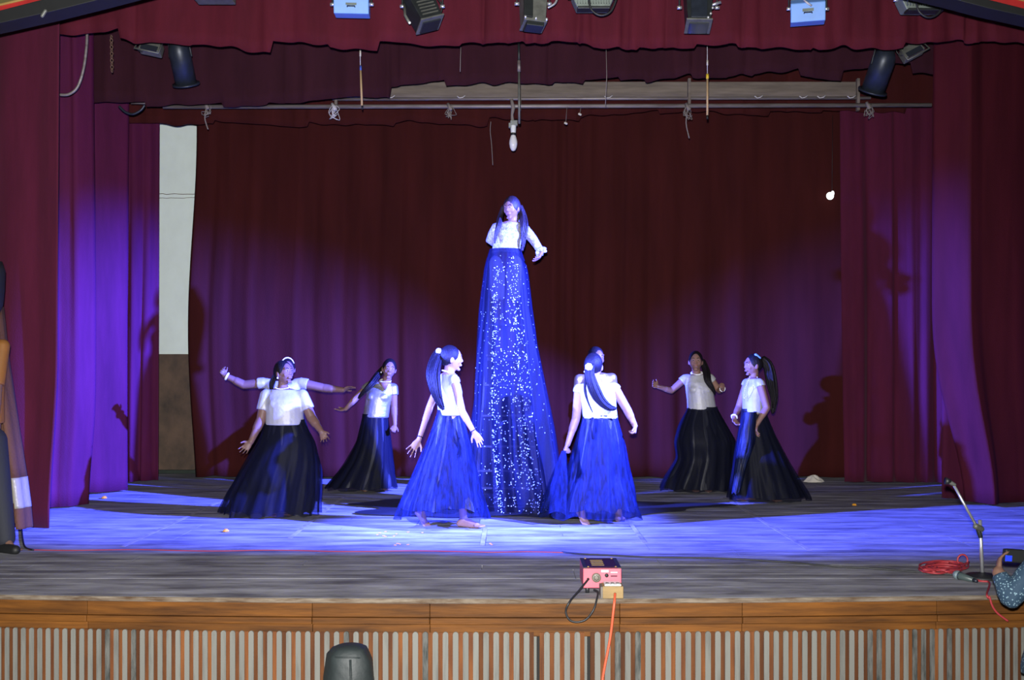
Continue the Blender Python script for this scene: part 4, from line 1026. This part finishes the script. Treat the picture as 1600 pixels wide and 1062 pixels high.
# ladder she stands on
la = empty('step_ladder', (PX(797, 9.42), 9.42, 0), 'pale metal step ladder showing faintly through the giant gown', 'ladder')
for xt, xb_ in ((766, 743), (816, 848)):
    MB().tube([P(xt, 470, 9.37), P(xb_, 789, 9.22)], .012, 6).build('rail', M['ladder'], la)
    MB().tube([P(xt + 2, 470, 9.48), V((PX(xb_, 9.1), 9.68, .02))], .012, 6).build('rear_leg', M['ladder'], la)
for py in (507, 555, 601, 649, 697, 735, 762):
    t = (py - 470) / 321; yy = lerp(9.37, 9.22, t)
    a, b_ = P(lerp(766, 743, t), py, yy), P(lerp(816, 848, t), py, yy)
    MB().box((a + b_) / 2, ((b_ - a).length, .06, .016)).build('step', M['ladder'], la, sm=False)
MB().box(V((PX(791, 9.41), 9.41, 1.395)), (.34, .24, .03)).build('platform', M['ladder'], la, sm=False, bevel=.004)
for xt in (766, 816):
    MB().tube([P(xt, 470, 9.37) , V((PX(xt, 9.41), 9.41, 1.95))], .012, 6).build('grab_bar', M['ladder'], la)

# photographer in the hall at lower right
Y = 5.25
e, q, Mh = person('person in a speckled navy shirt photographing the stage, at the lower right corner', Y,
    dict(head=(1672, 792, .02), neck=(1668, 838, .03), sha=(1640, 862, .0), shb=(1722, 868, .0), ela=(1580, 934, .02), wra=(1560, 894, .10), tipa=(1562, 862, .17), elb=(1700, 945, .1), wrb=(1632, 905, .3), tipb=(1600, 880, .36), waist=(1668, 1000, .02)),
    hyaw=190, hs=1.0, skin='skin_dark', arm=(.052, .046, .032), waist_hw=.17, waist_hd=.12, chest=(.19, .125), top=None, hair='hair', group=None, vox=.006, legs=True, ground=HALL, eyes=True, hands=dict(a=dict(n=(1, 0, .2), side=1, spread=.6, curl=.2, k=1.25), b=dict(n=(-1, 0, 0), side=-1, spread=.5, curl=.4)))
t = MB(); uf = V((1, 0, 0)); 
def ringx(c, a, bb): return [c + V((a * math.cos(2 * PI * i / 22), bb * math.sin(2 * PI * i / 22), 0)) for i in range(22)]
sm_ = (q['sha'] + q['shb']) / 2
t.rings([ringx(q['waist'] + V((0, 0, -.18)), .225, .17), ringx(q['waist'], .205, .155), ringx(lerp(q['waist'], sm_, .6), .215, .155), ringx(sm_, .17, .10), ringx(q['neck'], .065, .065)])
for k in 'ab':
    t.capsule(q['sh' + k], lerp(q['sh' + k], q['el' + k], .5), .070, .064)
    t.capsule(lerp(q['sh' + k], q['el' + k], .5), q['el' + k], .064, .056); t.tube([q['el' + k], lerp(q['el' + k], q['wr' + k], .45), lerp(q['el' + k], q['wr' + k], .92)], [.056, .050, .042], 16)
o = t.build('shirt', M['shirt'], e, fix=False); remesh(o, .009, 3)
dsp = o.modifiers.new('creases', 'DISPLACE'); tx = bpy.data.textures.new('creases', 'CLOUDS'); tx.noise_scale = .12; dsp.texture = tx; dsp.strength = .028; dsp.mid_level = .5
m_ = MB()
for sg in (-1, 1): m_.capsule(q['waist'] + V((sg * .09, 0, -.16)), V((q['waist'].x + sg * .10, Y + .02, HALL + .08)), .115, .075)
m_.build('trousers', M['jeans'], e)
cm = empty('camera_phone', P(1583, 868, 5.45), 'black camera with blue lit screen held up by the person at lower right', 'camera')
MB().box(P(1584, 868, 5.45), (.115, .035, .07), rotm(0, 4, 6)).build('housing', M['black'], cm, sm=False, bevel=.008)
MB().box(P(1576, 872, 5.426), (.035, .006, .03), rotm(0, 4, 6)).build('screen', M['screen'], cm, sm=False)
MB().lathe([(.024, 0), (.026, .03), (.02, .032)], Matrix.Translation(P(1584, 868, 5.47)) @ Matrix.Rotation(R(-90), 4, 'X')).build('lens', M['lens'], cm)

# cloaked person at the left edge
Y = 7.5
e, q, Mh = person('person in brown cloak with cream band and black trousers, cut off by the left edge', Y,
    dict(head=(-28, 487, 0), neck=(-28, 525, 0), sha=(-66, 540, 0), shb=(4, 540, .02), ela=(-76, 610, 0), wra=(-74, 668, -.08), tipa=(-72, 700, -.1), elb=(-6, 604, -.05), wrb=(-8, 668, -.12), tipb=(-8, 700, -.14), waist=(-30, 655, 0)),
    hyaw=60, hs=1.0, skin='skin_dark', arm=(.046, .04, .028), waist_hw=.15, waist_hd=.11, chest=(.165, .115), group=None, top=dict(neck=.062, name='tunic'), top_mat='orange', sleeve=.95,
    feet=dict(a=((-44, 838, .0), (-30, 852, -.16)), b=((8, 841, -.15), (28, 859, -.22))))
m_ = MB()
for (x0, y0), (x1, y1), dy in (((-44, 690), (-44, 838), 0), ((-12, 688), (8, 840), -.14)): m_.capsule(P(x0, y0, Y - .02), P(x1, y1, Y + dy), .10, .068)
m_.build('trousers', M['jeans'], e)
m_ = MB(); m_.capsule(P(2, 856, Y - .15), P(24, 859, Y - .24), .042, .034); m_.capsule(P(-48, 852, Y), P(-30, 853, Y - .16), .042, .034); m_.build('shoe', M['black'], e)
m_ = MB().lathe([(.085, -.02), (.115, .05), (.125, .16), (.13, .30), (.11, .37), (.03, .39)], Matrix.Translation(P(-22, 487, Y)), 22); m_.build('headdress', M['black'], e)
def cloak(py0, py1, m, nm, g=0):
    rs = []
    edge = [(478, 0), (560, 10), (640, 24), (745, 41), (790, 47), (822, 50)]
    for k in range(13):
        py = lerp(py0, py1, k / 12); xr = interp(edge, py) + g; xl = -58 - (py - 478) * .08
        c = P((xl + xr) / 2, py, Y + .16); hw = (xr - xl) / 2 / F * Y; row = []
        for j in range(41):
            a = PI * (-.18 + 1.36 * j / 40); fo = 1 + .03 * math.sin(a * 12)
            row.append(V((c.x + hw * math.cos(a) * fo, c.y + .20 * math.sin(a) * fo - .02, c.z)))
        rs.append(row)
    o = MB().rings(rs, caps=False, closed=False).build(nm, m, e); so = o.modifiers.new('t', 'SOLIDIFY'); so.thickness = .012; so.offset = 0
    return o
cloak(478, 744, M['cloak'], 'cloak'); cloak(744, 791, M['whitesatin'], 'cloak_band', .5); cloak(791, 823, M['cloak'], 'cloak_hem')

# ------------------------------------------------------------------ things on the stage
def floor_pt(px, py, z=.006):
    Yq = (ZC - z) * F / (py - HY); return V((PX(px, Yq), Yq, z))
def on_floor(name, label, cat, pts, r_, m, k=7, group=None, n=6):
    path = arcs([floor_pt(x, y_, r_ + (z if len(w_) else 0)) for (x, y_, *w_) in pts for z in [(w_[0] if w_ else 0)]], k)
    o = MB().tube(path, r_, n).build(name, m); rebase(o, path[0]); return tag(o, label, cat, group)
rn = random.Random(3)
on_floor('cable', 'thin red cable lying straight across the stage boards', 'cable', [(44 + i * 60, 858.5 + 2.2 * math.sin(i * 1.7) * .4 + i * .25, ) for i in range(14)] + [(885, 863)], .0035, M['cablered'])
on_floor('cable', 'thin black cable wandering from red cable to the microphone stand', 'cable', [(878, 862), (905, 865), (950, 867), (1010, 870), (1080, 871), (1150, 873), (1230, 878), (1300, 884), (1370, 888), (1432, 893), (1500, 898)], .006, M['cableblack'])
on_floor('cable', 'short black cable by the hem of the brown cloak', 'cable', [(34, 826, .0), (36, 845), (40, 855), (52, 859)], .007, M['cableblack'])
# coiled orange-red cable
pts = []
rn = random.Random(12)
for k in range(9):
    a0 = rn.uniform(0, 6.28); cx, cyp = 1475 + rn.uniform(-12, 12), 887 + rn.uniform(-4, 3); rx, ry = rn.uniform(22, 40), rn.uniform(4, 8)
    for j in range(6):
        a = a0 + 2 * PI * j / 6; pts.append((cx + rx * math.cos(a), cyp + ry * math.sin(a), .004 * k))
pts += [(1500, 884, .03), (1514, 878, .03)]
loop = [P(1504 + 8 * math.cos(a), 875 + 9 * math.sin(a), 6.75) for a in [PI * .5 + 2 * PI * i / 12 for i in range(13)]]
path = arcs([floor_pt(x, y_, .008 + z) for x, y_, z in pts], 5)
cc = MB().tube(path, .0062, 6); cc.tube(loop, .0062, 6)
cc.tube(arcs([floor_pt(1490, 898), floor_pt(1530, 907), floor_pt(1546, 910), V((2.76, edge_y(2.76) - .02, .008)), V((2.755, edge_y(2.76) - .05, -.01)), P(1546, 932, edge_y(2.75) - .055), P(1550, 945, edge_y(2.75) - .055), P(1558, 957, edge_y(2.75) - .055), P(1575, 970, edge_y(2.75) - .06)], 6), .0062, 6)
o = cc.build('coiled_cable', M['cablered']); rebase(o, floor_pt(1475, 890)); tag(o, 'tangled coil of red cable beside the microphone stand', 'cable')
# microphone stand
c0 = floor_pt(1535, 902, 0); Ym = c0.y
e = empty('microphone_stand', c0, 'chrome microphone stand with angled boom arm at the stage edge', 'stand')
MB().lathe([(.105, 0), (.108, .008), (.09, .018), (.03, .026), (.018, .034)], Matrix.Translation(c0), 28).build('base', M['cableblack'], e)
MB().tube([c0 + V((0, 0, .02)), P(1531, 812, Ym)], .0115, 12).build('pole', M['chrome'], e)
pv = P(1528, 822, Ym - .02)
MB().capsule(P(1525, 822, Ym - .03), P(1533, 826, Ym), .019, .019).build('clutch', M['fixgrey'], e)
MB().capsule(P(1529, 828, Ym), P(1532, 838, Ym), .016, .014).build('collar', M['fix'], e)
MB().tube([P(1527, 824, Ym - .03), P(1490, 757, Ym - .02)], .0085, 10).build('boom', M['chrome'], e)
MB().capsule(P(1491, 757, Ym - .02), P(1484, 753, Ym - .02), .012, .014).build('joint', M['fixgrey'], e)
MB().tube([P(1485, 752, Ym - .02), P(1477, 751, Ym - .02)], [.014, .024], 10).build('clip', M['cableblack'], e)
# microphone
c1 = floor_pt(1496, 898, .03); c2 = floor_pt(1521, 906, .022)
e = empty('microphone', floor_pt(1496, 900, 0), 'grey handheld microphone lying at the foot of the stand', 'microphone')
MB().ell(c1, (.029, .029, .029), None, 16, 10).build('grille', M['micgrill'], e)
MB().tube([lerp(c1, c2, .15), lerp(c1, c2, .25), c2], [.027, .023, .014], 12).build('handle', M['micbody'], e)
MB().tube([c2, lerp(c1, c2, 1.22)], [.012, .010], 10).build('plug', M['can'], e)
# control box on the stage edge
bx0, Yb0 = PX(909, 5.97), 5.97
e = empty('control_box', (PX(938, 6.1), 6.1, 0), 'pink red control box with purple top panel on the stage edge', 'box')
cb = V((PX(939.5, 6.05), 6.13, .092)); W_, D_, H_ = .224, .30, .115
MB().box(cb + V((0, 0, -.0)), (W_, D_, H_), None).build('case', M['pinkbox'], e, sm=False, bevel=.005)
MB().box(cb + V((0, .0, H_ / 2 + .003)), (W_ * .80, D_ * .93, .006)).build('top_panel', M['purple'], e, sm=False)
for sx in (-1, 1): MB().box(cb + V((sx * W_ * .45, 0, H_ / 2 + .003)), (W_ * .09, D_ * .98, .006)).build('top_edge', M['black'], e, sm=False)
for i in range(4):
    MB().box(cb + V((-.02 + .0, -.08 + .05 * i, H_ / 2 + .007)), (.075, .012, .003)).build('switch_row', M['ochre'], e, sm=False)
for sx in (-1, 1):
    for sy in (-1, 1):
        MB().ell(cb + V((sx * W_ * .36, sy * D_ * .42, H_ / 2 + .006)), (.007, .007, .004), None, 8, 6).build('screw', M['gold'], e)
        MB().tube([V((cb.x + sx * .085, cb.y + sy * .11, .0)), V((cb.x + sx * .085, cb.y + sy * .11, .04))], .012, 8).build('foot', M['cableblack'], e)
T = Matrix.Translation(cb + V((-.035, -D_ / 2, .005))) @ Matrix.Rotation(R(90), 4, 'X')
MB().lathe([(.027, 0), (.027, .01), (.020, .014), (.001, .014)], T, 24).build('dial', M['dial'], e)
for i in range(8):
    a = 2 * PI * i / 8; MB().ell(cb + V((-.035 + .013 * math.cos(a), -D_ / 2 - .015, .005 + .013 * math.sin(a))), (.003, .003, .003), None, 6, 5).build('pin', M['black'], e)
MB().box(cb + V((.015, -D_ / 2 - .002, .043)), (.042, .004, .012)).build('paper_label', M['white'], e, sm=False)
MB().lathe([(.011, 0), (.011, .008), (.001, .008)], Matrix.Translation(cb + V((.025, -D_ / 2, .018))) @ Matrix.Rotation(R(90), 4, 'X'), 14).build('knob', M['black'], e)
MB().ell(cb + V((-.083, -D_ / 2 - .003, -.004)), (.008, .006, .008), None, 8, 6).build('grommet', M['black'], e)
for k in range(2): MB().box(cb + V((.068, -D_ / 2 - .001, .035 - .022 * k)), (.038, .003, .006)).build('legend', M['purple'] if k else M['white'], e, sm=False)
Ye = 5.80
loopc = arcs([cb + V((-.083, -D_ / 2 - .008, -.004)), P(905, 922, 5.90), P(890, 940, Ye), P(884, 955, Ye), P(890, 968, Ye), P(902, 971.5, Ye), P(916, 967, Ye), P(927, 953, Ye), P(932, 938, 5.83), P(934, 925, 5.90), P(928, 921, 5.93)], 7)
o = MB().tube(loopc, .006, 8).build('cable', M['cableblack']); rebase(o, loopc[0]); tag(o, 'black cable looping from pink box down over the stage edge', 'cable')
# socket board in front of it
sb = V((PX(957, 5.9), 5.918, .0))
e = empty('socket_board', sb, 'ochre wooden socket board with white switch plate beside the pink box', 'socket')
MB().box(sb + V((0, -.002, .035)), (.118, .105, .07)).build('box', M['ochre'], e, sm=False, bevel=.003)
MB().box(sb + V((-.0, .0, .074)), (.095, .088, .010)).build('switch_plate', M['white'], e, sm=False, bevel=.003)
for i in range(3): MB().box(sb + V((-.03 + .03 * i, -.02, .081)), (.018, .03, .006)).build('switch', M['fixgreen'], e, sm=False, bevel=.002)
MB().box(sb + V((-.064, .0, .034)), (.014, .105, .066)).build('side', M['greywood'], e, sm=False, bevel=.002)
oc = arcs([P(961, 927, 5.858), P(960, 940, 5.80), P(958, 958, 5.79), P(955, 985, 5.80), P(951, 1010, 5.80), P(945, 1040, 5.80), P(941, 1066, 5.80), V((PX(938, 5.75), 5.75, -.6)), V((PX(936, 5.7), 5.7, HALL + .01))], 6)
o = MB().tube(oc, .0075, 8).build('cable', M['cableorange']); rebase(o, oc[-1]); tag(o, 'orange cable hanging from the socket board down the stage front', 'cable')
# covered stand in front of the stage
Yc = 5.3
cs = V((PX(546, Yc), Yc, HALL))
rs = []
for z, a, bb, ox in ((HALL + .005, .19, .16, 0), (-.55, .155, .13, 0), (-.27, .128, .105, 0), (-.19, .118, .10, 0), (-.155, .108, .09, -.005), (-.125, .088, .075, 0), (-.112, .060, .05, .002), (-.108, .02, .02, .005)):
    rs.append([V((cs.x + ox + a * (1 + .05 * math.sin(5 * q_ + z * 9)) * math.copysign(abs(math.cos(q_)) ** .8, math.cos(q_)), cs.y + bb * math.sin(q_), z)) for q_ in [2 * PI * i / 40 for i in range(40)]])
e = empty('covered_stand', cs, 'dark nylon covered stand on the hall floor before the slatted stage front', 'cover')
MB().rings(rs).build('cover', M['blackcloth'], e)
MB().tube([V((cs.x - .095, cs.y - .03, -.165)), V((cs.x - .05, cs.y - .092, -.15)), V((cs.x + .05, cs.y - .09, -.152)), V((cs.x + .10, cs.y - .03, -.175))], .004, 6).build('seam', M['blackcloth'], e)
MB().tube([V((cs.x + .02, cs.y - .10, -.16)), V((cs.x + .03, cs.y - .125, -.32)), V((cs.x + .035, cs.y - .15, -.6))], .006, 6).build('seam', M['blackcloth'], e)
# flowers, petals, scraps
def flower(px, py, r_, label, seed):
    c = floor_pt(px, py, 0); rn = random.Random(seed); m_ = MB(); e = empty('marigold', c, label, 'flower')
    for k, (n, rr, z) in enumerate(((9, 1.0, .35), (8, .72, .6), (6, .42, .8))):
        for i in range(n):
            a = 2 * PI * i / n + k * .4 + rn.uniform(-.1, .1)
            m_.ell(c + V((math.cos(a) * r_ * rr * .7, math.sin(a) * r_ * rr * .7, r_ * z)), (r_ * .34, r_ * .34, r_ * .22), None, 8, 6)
    m_.ell(c + V((0, 0, r_ * .4)), (r_ * .6, r_ * .6, r_ * .4), None, 10, 8)
    m_.build('bloom', M['marigold'], e)
flower(163, 779, .028, 'orange marigold head at the foot of the violet curtain', 1)
flower(353, 831, .026, 'orange marigold head on open boards, below the left front dancer', 2)
flower(1335, 790, .022, 'small orange marigold head on the boards before the right rear curtain', 3)
rn = random.Random(8)
for i in range(16):
    px, py = (rn.uniform(585, 660), rn.uniform(830, 838)) if i < 9 else ((rn.uniform(595, 640), rn.uniform(848, 853)) if i < 13 else (rn.uniform(740, 770), rn.uniform(848, 852)))
    c = floor_pt(px, py, .004)
    o = MB().ell((0, 0, 0), (.014, .009, .003), Matrix.Translation(c) @ Matrix.Rotation(rn.uniform(0, 3), 4, 'Z'), 8, 6).build('petal', M['marigold']); rebase(o, c)
    tag(o, ('tiny orange petal among those strewn below the striding dancer', 'tiny orange petal in the small cluster nearest the red cable', 'tiny orange petal between the striding dancer and the red cable')[0 if i < 9 else 1 if i < 13 else 2], 'petal', 'orange petals on the boards')
c = P(1272, 747, 11.75); c.z = .0; q_ = MB(); rs = []
for k in range(9):
    s = k / 8; row = []
    for j in range(30):
        a = 2 * PI * j / 30; rr = (1 - s * .95); hgt = .055 * (1 - (1 - s) ** 2)
        row.append(c + V((.115 * rr * math.cos(a) * (1 + .15 * math.sin(5 * a)), .06 * rr * math.sin(a), hgt * (1 + .5 * math.sin(4 * a + s * 5)) + .004)))
    rs.append(row)
o = MB().rings(rs).build('cloth_scrap', M['paper']); rebase(o, c); tag(o, 'crumpled white cloth lying at the foot of the backdrop', 'cloth')
